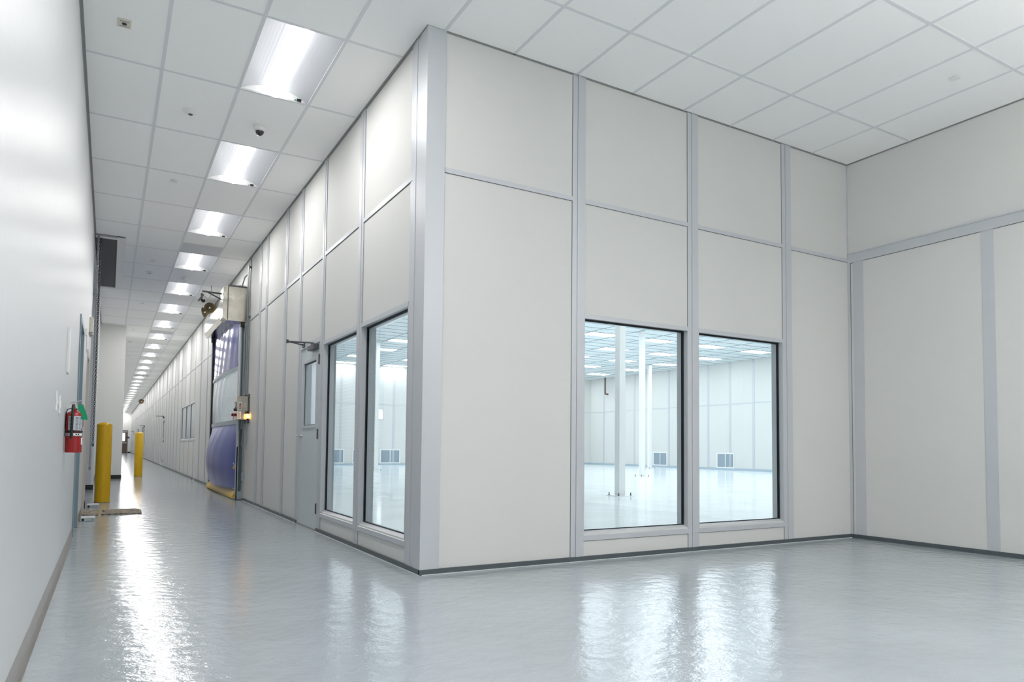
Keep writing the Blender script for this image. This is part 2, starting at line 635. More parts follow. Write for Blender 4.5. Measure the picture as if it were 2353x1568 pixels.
# far battens
yy = 16.62
far = []
pat = [1.3, 1.33, 1.3, 0.66]
i = 0
while yy < YEND - 0.3:
    far.append(yy)
    yy += 1.345
skip = []
for y in far:
    def blocked(y0, y1, zs):
        return any(h[0] - 0.02 < (y0 + y1) / 2 < h[1] + 0.02 for h in holesA if h[2] < zs < h[3])
    a, b = y, y + 0.12
    hz = [h for h in holesA if h[0] - 0.06 < y + 0.06 < h[1] + 0.06]
    if hz:
        h = hz[0]
        if h[2] > 0.2: batten_y(mb, a, b, BZ, h[2] - 0.04)
        batten_y(mb, a, b, h[3] + 0.05, H)
    else:
        batten_y(mb, a, b, BZ, H)
struct(mb.build('trim_3', 'trim'))
# horizontal rail on the corridor wall
mb = MB()
edges = [5.03] + [e for p in near_b for e in p] + [12.25]
for a, b in zip(edges[0::2], edges[1::2]):
    mb.box(XA, XA - 0.008, a, b, *RAIL)
for a, b in zip([y + 0.12 for y in far[:-1]], far[1:]):
    mb.box(XA, XA - 0.008, a, b, *RAIL)
struct(mb.build('trim_4', 'trim'))
# thin dark seams under the rail and beside the battens
mb = MB()
for a, b in zip(edges[0::2], edges[1::2]):
    mb.box(XA, XA - 0.0025, a + 0.001, b - 0.001, RAIL[0] - 0.004, RAIL[0])
for a, b in near_b:
    mb.box(XA, XA - 0.002, a - 0.004, a, BZ, H - 0.03)
for y in far:
    if not [h for h in holesA if h[0] - 0.06 < y + 0.06 < h[1] + 0.06]:
        mb.box(XA, XA - 0.002, y - 0.006, y, BZ, H - 0.03)
struct(mb.build('trim_5', 'seam'))

# corner post and B wall battens
mb = MB()
mb.box(XA - 0.014, 2.128, YB - 0.014, YB, BZ, H - 0.004)
mb.box(XA - 0.014, XA, YB, 4.889, BZ, H - 0.004)
mb.box(XA - 0.009, XA, 4.893, 4.955, BZ, H - 0.004).box(XA - 0.012, XA, 4.957, 4.985, BZ, H - 0.004).box(XA - 0.009, XA, 4.987, 5.03, BZ, H - 0.004)
mb.box(XA - 0.005, XA, 5.034, 5.08, BZ, H - 0.004)
struct(mb.build('trim_6', 'trim'))
near_bx = [(3.304, 3.435), (4.606, 4.739), (5.909, 6.049)]
mb = MB()
for a, b in near_bx: batten_x(mb, a, b, BZ, H)
mb.box(XC - 0.012, XC, YB - 0.006, YB, BZ, H)
struct(mb.build('trim_7', 'trim'))
mb = MB()
ex = [2.134] + [e for p in near_bx for e in p] + [XC]
for a, b in zip(ex[0::2], ex[1::2]): mb.box(a, b, YB, YB - 0.008, *RAIL)
struct(mb.build('trim_8', 'trim'))
mb = MB()
for a, b in zip(ex[0::2], ex[1::2]): mb.box(a, b, YB, YB - 0.0025, RAIL[0] - 0.003, RAIL[0])
for a, b in near_bx: mb.box(a - 0.003, a, YB, YB - 0.002, BZ, H - 0.02)
mb.box(2.129, 2.132, YB, YB - 0.002, BZ, H - 0.02)
struct(mb.build('trim_9', 'seam'))
# right wall
mb = MB()
mb.box(XC, XC - 0.01, YBACK, YB, 2.99, 3.10)
mb.box(XC, XC - 0.016, YBACK, YB, 3.085, 3.10)
mb.box(XC, XC - 0.008, YB - 0.03, YB, BZ, 2.99)
mb.box(XC, XC - 0.006, 4.585, 4.70, BZ, 2.99)
for y in (3.30, 2.0, 0.7, -0.6, -1.9, -3.2, -4.5, -5.8):
    mb.box(XC, XC - 0.006, y, y + 0.105, BZ, 2.99)
struct(mb.build('trim_10', 'trim'))
mb = MB().box(XC, XC - 0.003, YBACK, YB, 2.986, 2.99)
mb.box(XC, XC - 0.003, YB - 0.034, YB - 0.03, BZ, 2.99)
struct(mb.build('trim_11', 'seam'))

# base channels
mb = MB()
segs = [(4.74, DOOR_A[0]), (DOOR_A[1], 12.5), (16.6, 32.45), (33.38, 50.4), (51.33, 73.9), (74.83, YEND)]
for a, b in segs: mb.box(XA - 0.018, XA, a, b, 0, BZ)
mb.box(XA - 0.018, XC, YB - 0.018, YB, 0, BZ)
mb.box(XC - 0.018, XC, YBACK, YB, 0, BZ)
struct(mb.build('baseboard_cleanroom', 'base'))
mb = MB()
for a, b in segs[:2]: mb.box(XA - 0.024, XA - 0.018, a, b, 0, 0.005)
mb.box(XA - 0.024, XC, YB - 0.024, YB - 0.018, 0, 0.005)
struct(mb.build('trim_12', 'caulk'))

# ---- windows
win_n = [0]


def window(axis, a, b, z0, z1, gd=0.05):
    """panel wall window: frame rails, reveal lining, gasket, pane"""
    win_n[0] += 1
    f0 = XA if axis == 0 else YB

    def bxx(mb, u0, u1, d0, d1, za, zb):
        if axis == 0: mb.box(f0 + d0, f0 + d1, u0, u1, za, zb)
        else: mb.box(u0, u1, f0 + d0, f0 + d1, za, zb)
    root = bpy.data.objects.new('window_%d' % win_n[0], None)
    C.objects.link(root)
    root['kind'] = 'structure'
    fr = MB()
    e = 0.0
    bxx(fr, a, b, -0.008, 0, z1 - 0.01, z1 + 0.028)      # head rail
    bxx(fr, a, b, -0.008, 0, z0 - 0.06, z0 - 0.018)       # bottom rail
    # reveal lining, outer half and inner half
    for d0, d1 in ((-0.006, gd), (gd + 0.006, WT + 0.004)):
        bxx(fr, a, a + 0.006, d0, d1, z0, z1)
        bxx(fr, b - 0.006, b, d0, d1, z0, z1)
        if d0 > 0: bxx(fr, a, b, d0, d1, z0, z0 + 0.006)
        bxx(fr, a, b, d0, d1, z1 - 0.006, z1)
    fr.build('window_frame', 'trim', root)
    # sloping outer sill, mitred up to the glass
    q = [(-0.008, z0 - 0.018), (gd, z0 + 0.020), (gd, z0 - 0.02), (0.0, z0 - 0.03)]
    sl = MB()
    i = len(sl.v)
    for u in (a, b):
        sl.v += [(f0 + d, u, z) if axis == 0 else (u, f0 + d, z) for d, z in q]
    sl.f += [(0, 1, 2, 3), (7, 6, 5, 4)] + [(k, (k + 1) % 4, 4 + (k + 1) % 4, 4 + k) for k in range(4)]
    sl.build('sill', 'trim', root)
    g = MB()
    gw = 0.022 if gd > 0.03 else 0.009
    for d0, d1 in ((gd - 0.006, gd), (gd + 0.006, gd + 0.012)):
        bxx(g, a + 0.006, a + gw, d0, d1, z0 + 0.006, z1 - 0.006)
        bxx(g, b - gw, b - 0.006, d0, d1, z0 + 0.006, z1 - 0.006)
        bxx(g, a + gw, b - gw, d0, d1, z1 - gw, z1 - 0.006)
        bxx(g, a + gw, b - gw, d0, d1, z0 + 0.018, z0 + 0.024)
    g.build('gasket', 'gasket', root)
    p = MB()
    m_ = gd + 0.003
    u0, u1 = a + 0.004, b - 0.004
    if axis == 0: p.quad((f0 + m_, u0, z0), (f0 + m_, u1, z0), (f0 + m_, u1, z1), (f0 + m_, u0, z1))
    else: p.quad((u0, f0 + m_, z0), (u1, f0 + m_, z0), (u1, f0 + m_, z1), (u0, f0 + m_, z1))
    p.build('pane', 'glass', root)
    sb = MB()
    bxx(sb, a, b, -0.002, 0, z0 - 0.064, z0 - 0.06)
    sb.build('seam', 'seam', root)
    return root


for a, b in WIN_A: window(0, a, b, WIN_Z0, WIN_Z1)
for a, b in WIN_B: window(1, a, b, WIN_Z0, WIN_Z1)
for a, b in TRI: window(0, a, b, *TRI_Z, gd=0.012)
for a, b in FARWIN: window(0, a, b, 1.05, 2.1, gd=0.012)

# ---- doors in the corridor wall
door_n = [0]


def panel_door(y0, wdt=0.916, h=DOOR_Z, lite=True):
    door_n[0] += 1
    r = bpy.data.objects.new('door_%d' % door_n[0], None)
    C.objects.link(r)
    r['kind'] = 'structure'
    r.location = (XA, y0, 0)
    # local: x toward cleanroom +, y along the corridor, hinge side at y=0
    la, lb, lz0, lz1 = 0.165, 0.745, 1.165, 1.895
    leaf = MB()
    X0, X1 = 0.004, 0.049
    leaf.box(X0, X1, 0.022, la, 0.015, h - 0.03).box(X0, X1, lb, wdt - 0.022, 0.015, h - 0.03)
    leaf.box(X0, X1, la, lb, 0.015, lz0).box(X0, X1, la, lb, lz1, h - 0.03)
    lf = leaf.build('door_leaf', 'door', r)
    k = MB()
    for (a, b, c, d) in ((la - 0.035, la, lz0 - 0.035, lz1 + 0.035), (lb, lb + 0.035, lz0 - 0.035, lz1 + 0.035),
                         (la, lb, lz0 - 0.035, lz0), (la, lb, lz1, lz1 + 0.035)):
        k.box(X0 - 0.01, X0 + 0.004, a, b, c, d)
    k.build('lite_frame', 'trim', lf, bevel=0.003)
    g = MB()
    for (a, b, c, d) in ((la, la + 0.01, lz0, lz1), (lb - 0.01, lb, lz0, lz1), (la, lb, lz0, lz0 + 0.008), (la, lb, lz1 - 0.012, lz1)):
        g.box(0.014, 0.018, a, b, c, d)
    g.build('gasket', 'gasket', lf)
    MB().quad((0.02, la, lz0), (0.02, lb, lz0), (0.02, lb, lz1), (0.02, la, lz1)).build('pane', 'doorglass', lf)
    fr = MB()
    fr.box(-0.006, WT, 0.0, 0.02, 0, h).box(-0.006, WT, wdt - 0.02, wdt, 0, h).box(-0.006, WT, 0, wdt, h - 0.028, h + 0.0)
    fr.build('door_frame', 'trim', r)
    bx(-0.004, 0.03, 0.0, wdt, 0.0, 0.014).build('threshold', 'angle', r)
    for z in (0.245, 1.06, 1.885):
        hh = MB().cyl((-0.012, 0.018, z - 0.057), (-0.012, 0.018, z + 0.057), 0.008, 10)
        hh.box(-0.004, 0.005, -0.016, 0.05, z - 0.055, z + 0.055)
        for q in (-0.035, 0.0, 0.035):
            hh.cyl((-0.008, 0.034, z + q), (-0.003, 0.034, z + q), 0.005, 8)
        hh.build('hinge', 'darkmetal', r)
    # lever
    lv = MB().cyl((0.004, wdt - 0.085, 1.045), (-0.008, wdt - 0.085, 1.045), 0.027, 20)
    lv.cyl((-0.008, wdt - 0.085, 1.045), (-0.06, wdt - 0.085, 1.045), 0.009, 12)
    lv.tube([(-0.055, wdt - 0.085, 1.045), (-0.058, wdt - 0.12, 1.045), (-0.058, wdt - 0.175, 1.043), (-0.05, wdt - 0.19, 1.042)], 0.0085, 10)
    lv.build('lever_handle', 'chrome', r, smooth=True)
    # overhead closer with arm reaching out over the corridor
    cb = MB().box(-0.055, 0.004, 0.09, 0.39, h - 0.10, h - 0.045)
    cb.cyl((-0.028, 0.24, h - 0.045), (-0.028, 0.24, h - 0.02), 0.022, 14)
    cb.build('closer_body', 'darkmetal', r, bevel=0.006)
    am = MB().tube([(-0.028, 0.24, h - 0.018), (-0.27, 0.42, h + 0.0)], 0.011, 8)
    am.tube([(-0.27, 0.42, h + 0.0), (-0.02, 0.75, h + 0.02)], 0.008, 8)
    am.cyl((-0.27, 0.42, h - 0.02), (-0.27, 0.42, h + 0.02), 0.014, 10)
    am.box(-0.02, 0.0, 0.70, 0.80, h - 0.01, h + 0.035)
    am.build('closer_arm', 'darkmetal', r)
    return r


D1 = panel_door(DOOR_A[0])
for y in FARDOORS:
    d = dup(D1, (XA, y, 0))
    door_n[0] += 1
    d.name = 'door_%d' % door_n[0]

# head rail over the near door
struct(bx(XA - 0.006, XA, DOOR_A[0], DOOR_A[1], DOOR_Z, DOOR_Z + 0.03).build('trim_13', 'trim'))

# ------------------------------------------------------------------ left wall
mb = MB()
LD1 = (8.15, 9.12, 2.17)
LD2 = (10.85, 11.78, 2.13)
LS = (12.45, 16.45)
holesL = [(LD1[0], LD1[1], 0, LD1[2]), (LD2[0], LD2[1], 0, LD2[2]), (LS[0], LS[1], 0, 3.95)]
wall_holes(mb, 0, XL, -0.16, YBACK, 21.4, 0, H + 0.45, holesL)
mb.box(XL - 0.16, XL, 21.4, YEND, 0, H + 0.45)
struct(mb.build('wall_left', 'leftwall'))
struct(bx(XL - 0.5, XL - 0.16, YBACK, YBACK + 0.1, 0, H).build('wall_left_end', 'paint'))
# projecting chase further down the corridor
struct(bx(XL, 0.315, 21.3, 23.6, 0, H + 0.03).build('wall_chase', 'paint'))
struct(bx(XL, 0.321, 21.288, 21.3, 0, 0.105).build('baseboard_chase', 'blackbase'))
struct(bx(0.315, 0.321, 21.3, 23.6, 0, 0.105).build('baseboard_chase_side', 'blackbase'))
# end wall
mb = MB()
wall_holes(mb, 1, YEND, 0.1, XL - 0.2, XA + 0.1, 0, H + 0.45, [(0.72, 1.66, 0, 2.27)])
struct(mb.build('wall_end', 'paint'))
struct(bx(1.68, XA - 0.02, YEND - 0.012, YEND, 0, 0.12).build('baseboard_end', 'blackbase'))

# baseboard left (cove rubber)
mb = MB()
prof = [(XL, 0), (XL + 0.020, 0), (XL + 0.010, 0.012), (XL + 0.005, 0.03), (XL + 0.004, 0.1), (XL, 0.1)]
for a, b in ((YBACK, LD1[0] - 0.05), (LD1[1] + 0.05, LD2[0] - 0.04), (LD2[1] + 0.0, LS[0]), (LS[1], 21.29)):
    mb.prism(prof, 1, a, b)
struct(mb.build('baseboard_left', 'rubber'))
mb = MB()
mb.box(XL - 0.10, XL + 0.022, LD2[1] - 0.008, LD2[1], 0, 0.1)
mb.box(XL - 0.12, XL + 0.045, LS[1] - 0.008, LS[1], 0, 0.1)
struct(mb.build('baseboard_returns', 'blackbase'))
# pier faces
struct(bx(XL, XL + 0.04, LS[1], LS[1] + 0.5, 0.0, H).build('wall_pier', 'paint'))


def left_door(y0, y1, h, fmat, cas):
    door_n[0] += 1
    r = bpy.data.objects.new('door_%d' % door_n[0], None)
    C.objects.link(r)
    r['kind'] = 'structure'
    fr = MB()
    fr.box(XL - 0.15, XL + cas, y0 - 0.045, y0 + 0.012, 0, h + 0.045)
    fr.box(XL - 0.15, XL + cas, y1 - 0.012, y1 + 0.045, 0, h + 0.045)
    fr.box(XL - 0.15, XL + cas, y0 + 0.012, y1 - 0.012, h - 0.012, h + 0.045)
    fr.build('door_frame', fmat, r)
    lf = bx(XL - 0.14, XL - 0.1, y0 + 0.014, y1 - 0.014, 0.01, h - 0.014).build('door_leaf', fmat, r)
    lv = MB().cyl((XL - 0.1, y1 - 0.09, 1.0), (XL - 0.05, y1 - 0.09, 1.0), 0.01, 10)
    lv.tube([(XL - 0.05, y1 - 0.09, 1.0), (XL - 0.05, y1 - 0.2, 1.0)], 0.009, 8)
    lv.build('lever_handle', 'chrome', r)
    return r


left_door(*LD1, 'teal', 0.012)
left_door(*LD2, 'jamb', 0.010)

# shutter door in the left wall opening
mb = MB()
z = 0.0
while z < 3.95:
    mb.prism([(XL - 0.30, z), (XL - 0.285, z + 0.02), (XL - 0.285, z + 0.06), (XL - 0.30, z + 0.08), (XL - 0.31, z + 0.04)], 1, LS[0] + 0.02, LS[1] - 0.02)
    z += 0.08
t = thing('coiling_shutter', (XL - 0.3, (LS[0] + LS[1]) / 2, 0), 'grey slatted coiling shutter in the left wall opening beside the hanging chain', 'shutter')
o = mb.build('curtain', 'galv', None)
o.parent = t
o.matrix_parent_inverse = Matrix.Translation(-t.location)
g = MB().box(XL - 0.33, XL - 0.27, LS[0] + 0.003, LS[0] + 0.055, 0, 3.93).build('guide_rail', 'galv')
g.parent = t
g.matrix_parent_inverse = Matrix.Translation(-t.location)
g = MB().box(XL - 0.33, XL - 0.27, LS[1] - 0.055, LS[1] - 0.012, 0, 3.93).build('guide_rail', 'galv')
g.parent = t
g.matrix_parent_inverse = Matrix.Translation(-t.location)
mb = MB().box(XL - 0.5, XL - 0.45, LS[0] - 0.5, LS[1] + 0.5, 0, H + 0.45)
struct(mb.build('wall_behind_shutter', 'paint'))
# recess in ceiling above the shutter
rc = MB()
rc.box(XL - 0.0, ROLL_X1, ROLL_Y0, ROLL_Y0 + 0.02, H, H + 0.3).box(XL, ROLL_X1, ROLL_Y1 - 0.02, ROLL_Y1, H, H + 0.3)
rc.box(ROLL_X1 - 0.02, ROLL_X1, ROLL_Y0, ROLL_Y1, H, H + 0.3)
struct(rc.build('ceiling_recess', 'paint'))
fr = MB()
fr.box(0.015, ROLL_X1 + 0.015, ROLL_Y0, ROLL_Y1, H - 0.008, H + 0.03)
fr.box(XL + 0.01, 0.015, ROLL_Y1 - 0.12, ROLL_Y1 + 0.01, H - 0.008, H + 0.03)
fr.box(XL + 0.01, 0.015, ROLL_Y0 + 0.10, ROLL_Y0 + 0.22, H - 0.008, H + 0.03)
struct(fr.build('trim_14', 'white'))
struct(bx(XL + 0.005, ROLL_X1, ROLL_Y0 + 0.0, ROLL_Y0 + 0.05, H - 0.012, H + 0.05).build('trim_15', 'angle'))
t = thing('shutter_hood', (-0.13, 14.3, H), 'dark panel painting the shade inside the shutter hood in the white framed ceiling opening by the left wall', 'hood')
for o in (bx(XL + 0.005, 0.012, ROLL_Y0 + 0.22, ROLL_Y1 - 0.12, H + 0.012, H + 0.03).build('soffit_panel', 'darkpanel'),):
    o.parent = t
    o.matrix_parent_inverse = Matrix.Translation(-t.location)


def attach(o, root):
    o.parent = root
    o.matrix_parent_inverse = Matrix.Translation(-root.location)
    return o


# hoist chain
def chain(x, ya, yb, z0, z1):
    mb = MB()
    X, Y, Z = Vector((1, 0, 0)), Vector((0, 1, 0)), Vector((0, 0, 1))
    p = 0.0315
    for yy_ in (ya, yb):
        z = z1
        k = 0
        while z > z0:
            d = ((X + Y * 0.5).normalized() if k % 2 == 0 else (Y - X * 0.5).normalized())
            mb.torus((x, yy_, z), Z, d, 0.021, 0.0125, 0.0042, 8, 4)
            z -= p
            k += 1
    n = 9
    for j in range(n):
        a = PI * (j + 0.5) / n
        mb.torus((x, (ya + yb) / 2 - math.cos(a) * (yb - ya) / 2, z0 - math.sin(a) * 0.05), Z if j % 2 else Y, X, 0.018, 0.0125, 0.0042, 8, 4)
    return mb


t = thing('hoist_chain', (-0.235, 12.3, 4.05), 'long galvanised steel hand chain loop hanging down the left wall from the ceiling', 'chain')
attach(chain(-0.232, 12.22, 12.285, 0.60, 4.09).build('chain_links', 'conduit', None, smooth=True), t)
t = thing('hoist_chain', (-0.235, 12.5, 4.05), 'second thinner steel chain loop hanging just behind the near hand chain', 'chain')
attach(chain(-0.205, 12.39, 12.44, 0.95, 4.09).build('chain_links', 'darkmetal', None, smooth=True), t)


# ------------------------------------------------------------------ corridor troffers
def make_troffer(lensmat, watts):
    """2x4 basket troffer; origin at its low corner, x across, y along"""
    r = bpy.data.objects.new('ceiling_light', None)
    C.objects.link(r)
    W, L = T, 2 * T
    g = 0.012
    # reflector wings
    rf = MB()
    n = 7
    half = W / 2 - g
    cw = 0.080
    def prof(t):      # t 0 at edge .. 1 at lens
        return 0.003 + 0.075 * math.sin(t * PI / 2)
    for s in (-1, 1):
        for k in range(n):
            t0, t1 = k / n, (k + 1) / n
            xa = W / 2 + s * (half - (half - cw) * t0)
            xb = W / 2 + s * (half - (half - cw) * t1)
            rf.quad((xa, g, prof(t0)), (xb, g, prof(t1)), (xb, L - g, prof(t1)), (xa, L - g, prof(t0)))
    rf.quad((W / 2 - cw, g, 0.078), (W / 2 + cw, g, 0.078), (W / 2 + cw, L - g, 0.078), (W / 2 - cw, L - g, 0.078))
    rf.build('reflector', 'reflector', r, smooth=True)
    for y0, y1 in ((g - 0.002, g), (L - g, L - g + 0.002)):
        pts = [(g, 0.0)]
        pts += [(W / 2 - half + (half - cw) * (k / n), prof(k / n)) for k in range(n + 1)]
        pts += [(W / 2 + half - (half - cw) * (k / n), prof(k / n)) for k in range(n, -1, -1)]
        pts += [(W - g, 0.0)]
        MB().prism(pts, 1, y0, y1).build('end_plate', 'white', r)
    ln = MB()
    m_ = 9
    pts = [(W / 2 + cw * 0.97 * math.cos(PI + PI * k / m_), 0.074 + 0.088 * math.sin(PI + PI * k / m_) * 0.95) for k in range(m_ + 1)]
    for a, b in zip(pts[:-1], pts[1:]):
        ln.quad((a[0], g + 0.002, a[1]), (b[0], g + 0.002, b[1]), (b[0], L - g - 0.002, b[1]), (a[0], L - g - 0.002, a[1]))
    i = len(ln.v)
    ln.v += [(p[0], g + 0.002, p[1]) for p in pts] + [(p[0], L - g - 0.002, p[1]) for p in pts]
    ln.f += [tuple(range(i, i + m_ + 1)), tuple(range(i + m_ + 1, i + 2 * m_ + 2))]
    ln.build('lens', lensmat, r, smooth=True)
    rim = MB()
    rim.box(0.008, g, 0.008, L - 0.008, -0.002, 0.006).box(W - g, W - 0.008, 0.008, L - 0.008, -0.002, 0.006)
    rim.box(0.008, W - 0.008, 0.008, g, -0.002, 0.006).box(0.008, W - 0.008, L - g, L - 0.008, -0.002, 0.006)
    rim.build('rim', 'white', r)
    bx(0.004, W - 0.004, 0.004, L - 0.004, 0.084, 0.10).build('housing', 'white', r)
    la = bpy.data.lights.new('lamp', 'AREA')
    la.shape = 'RECTANGLE'
    la.size, la.size_y = 0.10, L - 0.06
    la.energy = watts
    la.color = (1.0, 0.98, 0.968)
    lo = bpy.data.objects.new('lamp', la)
    C.objects.link(lo)
    lo.parent = r
    lo.location = (W / 2, L / 2, -0.0125)
    return r


ORD = ['nearest', 'second', 'third', 'fourth', 'fifth', 'sixth', 'seventh', 'eighth', 'ninth', 'tenth', 'eleventh', 'twelfth',
       'thirteenth', 'fourteenth', 'fifteenth', 'sixteenth', 'seventeenth', 'eighteenth', 'nineteenth', 'twentieth',
       'twenty-first', 'twenty-second', 'twenty-third', 'twenty-fourth', 'twenty-fifth', 'twenty-sixth', 'twenty-seventh',
       'twenty-eighth', 'twenty-ninth', 'thirtieth', 'thirty-first', 'last']
proto = make_troffer('lens', CORRIDOR_W)
foyer = make_troffer('lens', FOYER_W)
foyer['category'] = 'ceiling light'
foyer.location = (gxk(4), gyk(-4), H)
proto['category'] = 'ceiling light'
proto['group'] = 'troffer lights down the corridor ceiling'
for n_, (i, k) in enumerate(LIGHT_CELLS):
    if n_ < 32:
        lab = ('%s of the corridor ceiling lights from the front, glowing white troffer' % ORD[n_])
        grp = 'troffer lights down the corridor ceiling'
    else:
        lab = 'unseen white ceiling troffer over the foyer, outside the picture behind the camera'
        grp = 'troffer lights over the foyer'
    if n_ == 0:
        o = proto
        o.location = (gxk(i), gyk(k), H)
    elif i == 4 and k == -4:
        o = foyer
    else:
        o = dup(proto if i == 1 else foyer, (gxk(i), gyk(k), H))
    o['label'] = lab
    o['group'] = grp
    if n_ in (0, 3, 6):
        q = MB().box(T - 0.115, T - 0.075, 2 * T - 0.06, 2 * T - 0.035, -0.004, 0.012)
        q.build('test_button', 'black', o)
        q = MB().lathe([(0.008, 0), (0.006, 0.008)], (T - 0.13, 2 * T - 0.05, -0.006), (0, 0, 1), 10)
        q.build('indicator', 'green', o)


M['pendant'] = emission('added_pendant_glow', (0.99, 0.985, 0.98, 1), ADDED_PENDANT_LENS)
for n_, (x, y) in enumerate([(3.0, 0.9), (5.3, 0.9), (3.0, -1.6), (5.3, -1.6), (3.0, -4.4), (5.3, -4.4)]):  # unseen pendants added to brighten the upper walls and ceiling
    t = thing('added_pendant', (x, y, H - 1.1), 'unseen white linear pendant added over the foyer for light, outside the picture to the right of the camera',
              'pendant light', 'added pendant lights over the foyer')
    bx(-0.07, 0.07, -0.6, 0.6, 0, 0.07).build('diffuser', 'pendant', t)
    MB().box(-0.072, 0.072, -0.615, -0.6, -0.002, 0.072).box(-0.072, 0.072, 0.6, 0.615, -0.002, 0.072).build('end_cap', 'white', t)
    for s_ in (-0.45, 0.45):
        MB().cyl((0, s_, 0.07), (0, s_, 1.1), 0.0015, 6).build('wire', 'chrome', t)

# ------------------------------------------------------------------ cleanroom ceiling and lights
PX_, PY_ = 2.63, 2.66
cols = [3.79 + PX_ * k for k in range(8)]
rows = [6.08 + PY_ * k for k in range(11)]
lights_in = [(x, y) for y in rows for x in cols]
struct(bx(XA, RX + 0.1, YB + 0.0, RY + 0.1, HI + 0.001, HI + 0.1).build('ceiling_cleanroom', 'tile_in'))
mb = MB()
gx = [3.79 - 0.048 + PX_ / 2 * k for k in range(-2, 18)]
gy = [6.08 - 0.03 + PY_ / 4 * k for k in range(-2, 44)]
for x in gx:
    if XA + WT < x < RX: mb.box(x - 0.016, x + 0.016, YB + WT, RY, HI - 0.008, HI + 0.001)
for y in gy:
    if YB + WT < y < RY: mb.box(XA + WT, RX, y - 0.016, y + 0.016, HI - 0.007, HI + 0.001)
struct(mb.build('trim_16', 'tbar_in'))
# wall battens, rail and base inside
mb = MB()
y = 5.2
while y < RY - 0.2:
    mb.box(RX, RX - 0.012, y, y + 0.12, 0.1, HI)
    y += 1.345
x = 2.9
while x < RX - 0.2:
    mb.box(x, x + 0.12, RY, RY - 0.012, 0.1, HI)
    x += 1.345
mb.box(RX, RX - 0.01, YB + WT, RY, 3.0, 3.045).box(XA + WT, RX, RY, RY - 0.01, 3.0, 3.045)
struct(mb.build('trim_17', 'trim'))
mb = MB().box(RX, RX - 0.02, YB + WT, RY, 0, 0.1).box(XA + WT, RX, RY, RY - 0.02, 0, 0.1)
struct(mb.build('baseboard_cleanroom_far', 'filter'))


def make_flat_light():
    r = bpy.data.objects.new('ceiling_light', None)
    C.objects.link(r)
    W, L = 1.22, 0.61
    f = MB()
    f.box(0, W, 0, 0.02, -0.012, 0.0).box(0, W, L - 0.02, L, -0.012, 0).box(0, 0.02, 0.02, L - 0.02, -0.012, 0).box(W - 0.02, W, 0.02, L - 0.02, -0.012, 0)
    f.build('frame', 'white', r)
    MB().quad((0.02, 0.02, -0.008), (0.02, L - 0.02, -0.008), (W - 0.02, L - 0.02, -0.008), (W - 0.02, 0.02, -0.008)).build('lens', 'lens_in', r)
    return r


fp = make_flat_light()
fp['category'] = 'ceiling light'
ROWN = ['frontmost', 'second', 'third', 'fourth', 'fifth', 'sixth', 'seventh', 'eighth', 'ninth', 'tenth', 'rearmost']
COLN = ['first', 'second', 'third', 'fourth', 'fifth', 'sixth', 'seventh', 'last']
for n_, (x, y) in enumerate(lights_in):
    o = fp if n_ == 0 else dup(fp, (x, y, HI))
    o.location = (x, y, HI)
    o['label'] = 'flat lit panel on the cleanroom ceiling, %s row from the windows, %s from left' % (ROWN[n_ // 8], COLN[n_ % 8])
    o['group'] = 'panel lights on the cleanroom ceiling'


# cleanroom columns
def make_column():
    r = bpy.data.objects.new('column', None)
    C.objects.link(r)
    bx(-0.075, 0.075, -0.075, 0.075, 0.012, HI - 0.002).build('post', 'white', r, bevel=0.006)
    bx(-0.19, 0.19, -0.19, 0.19, 0.0006, 0.012).build('base_plate', 'white', r)
    for sx in (-1, 1):
        for sy in (-1, 1):
            b = MB().cyl((sx * 0.15, sy * 0.15, 0.012), (sx * 0.15, sy * 0.15, 0.03), 0.018, 6)
            b.cyl((sx * 0.15, sy * 0.15, 0.03), (sx * 0.15, sy * 0.15, 0.07), 0.01, 8)
            b.build('anchor_bolt', 'darkmetal', r)
    return r


cp = make_column()
cl = {(8.8, 10.98): 'thick white square column nearest the left front window of the cleanroom, bolted to the floor',
      (15.65, 18.35): 'slimmer looking white column behind and right of the nearest cleanroom column',
      (22.3, 25.6): 'distant white column standing by the far right cleanroom wall',
      (8.82, 25.7): 'white column seen through the corridor window, in front of the back wall louvres',
      (8.8, 18.35): 'white cleanroom column hidden behind the corner panels',
      (15.65, 25.6): 'white cleanroom column hidden behind the wide front panel'}
for n_, ((x, y), lab) in enumerate(cl.items()):
    o = cp if n_ == 0 else dup(cp, (x, y, 0))
    o.location = (x, y, 0)
    o['label'] = lab
    o['category'] = 'column'
    o['group'] = 'steel columns in the cleanroom'


# louvres
def make_louvre():
    r = bpy.data.objects.new('air_louvre', None)
    C.objects.link(r)
    W, Hh = 1.06, 0.70      # local x along wall, faces -y
    f = MB()
    f.box(0, 0.05, -0.025, 0, 0, Hh).box(W - 0.05, W, -0.025, 0, 0, Hh).box(0.05, W - 0.05, -0.025, 0, 0, 0.05).box(0.05, W - 0.05, -0.025, 0, Hh - 0.05, Hh)
    f.box(W / 2 - 0.02, W / 2 + 0.02, -0.025, 0, 0.05, Hh - 0.05)
    f.build('frame', 'white', r)
    s = MB()
    k = 0.055
    while k < Hh - 0.07:
        for a, b in ((0.05, W / 2 - 0.02), (W / 2 + 0.02, W - 0.05)):
            s.quad((a, -0.02, k), (b, -0.02, k), (b, -0.004, k + 0.02), (a, -0.004, k + 0.02))
        k += 0.026
    s.build('slats', 'filter', r)
    bx(0.05, W - 0.05, -0.004, 0, 0.05, Hh - 0.05).build('backing', 'filter', r)
    return r


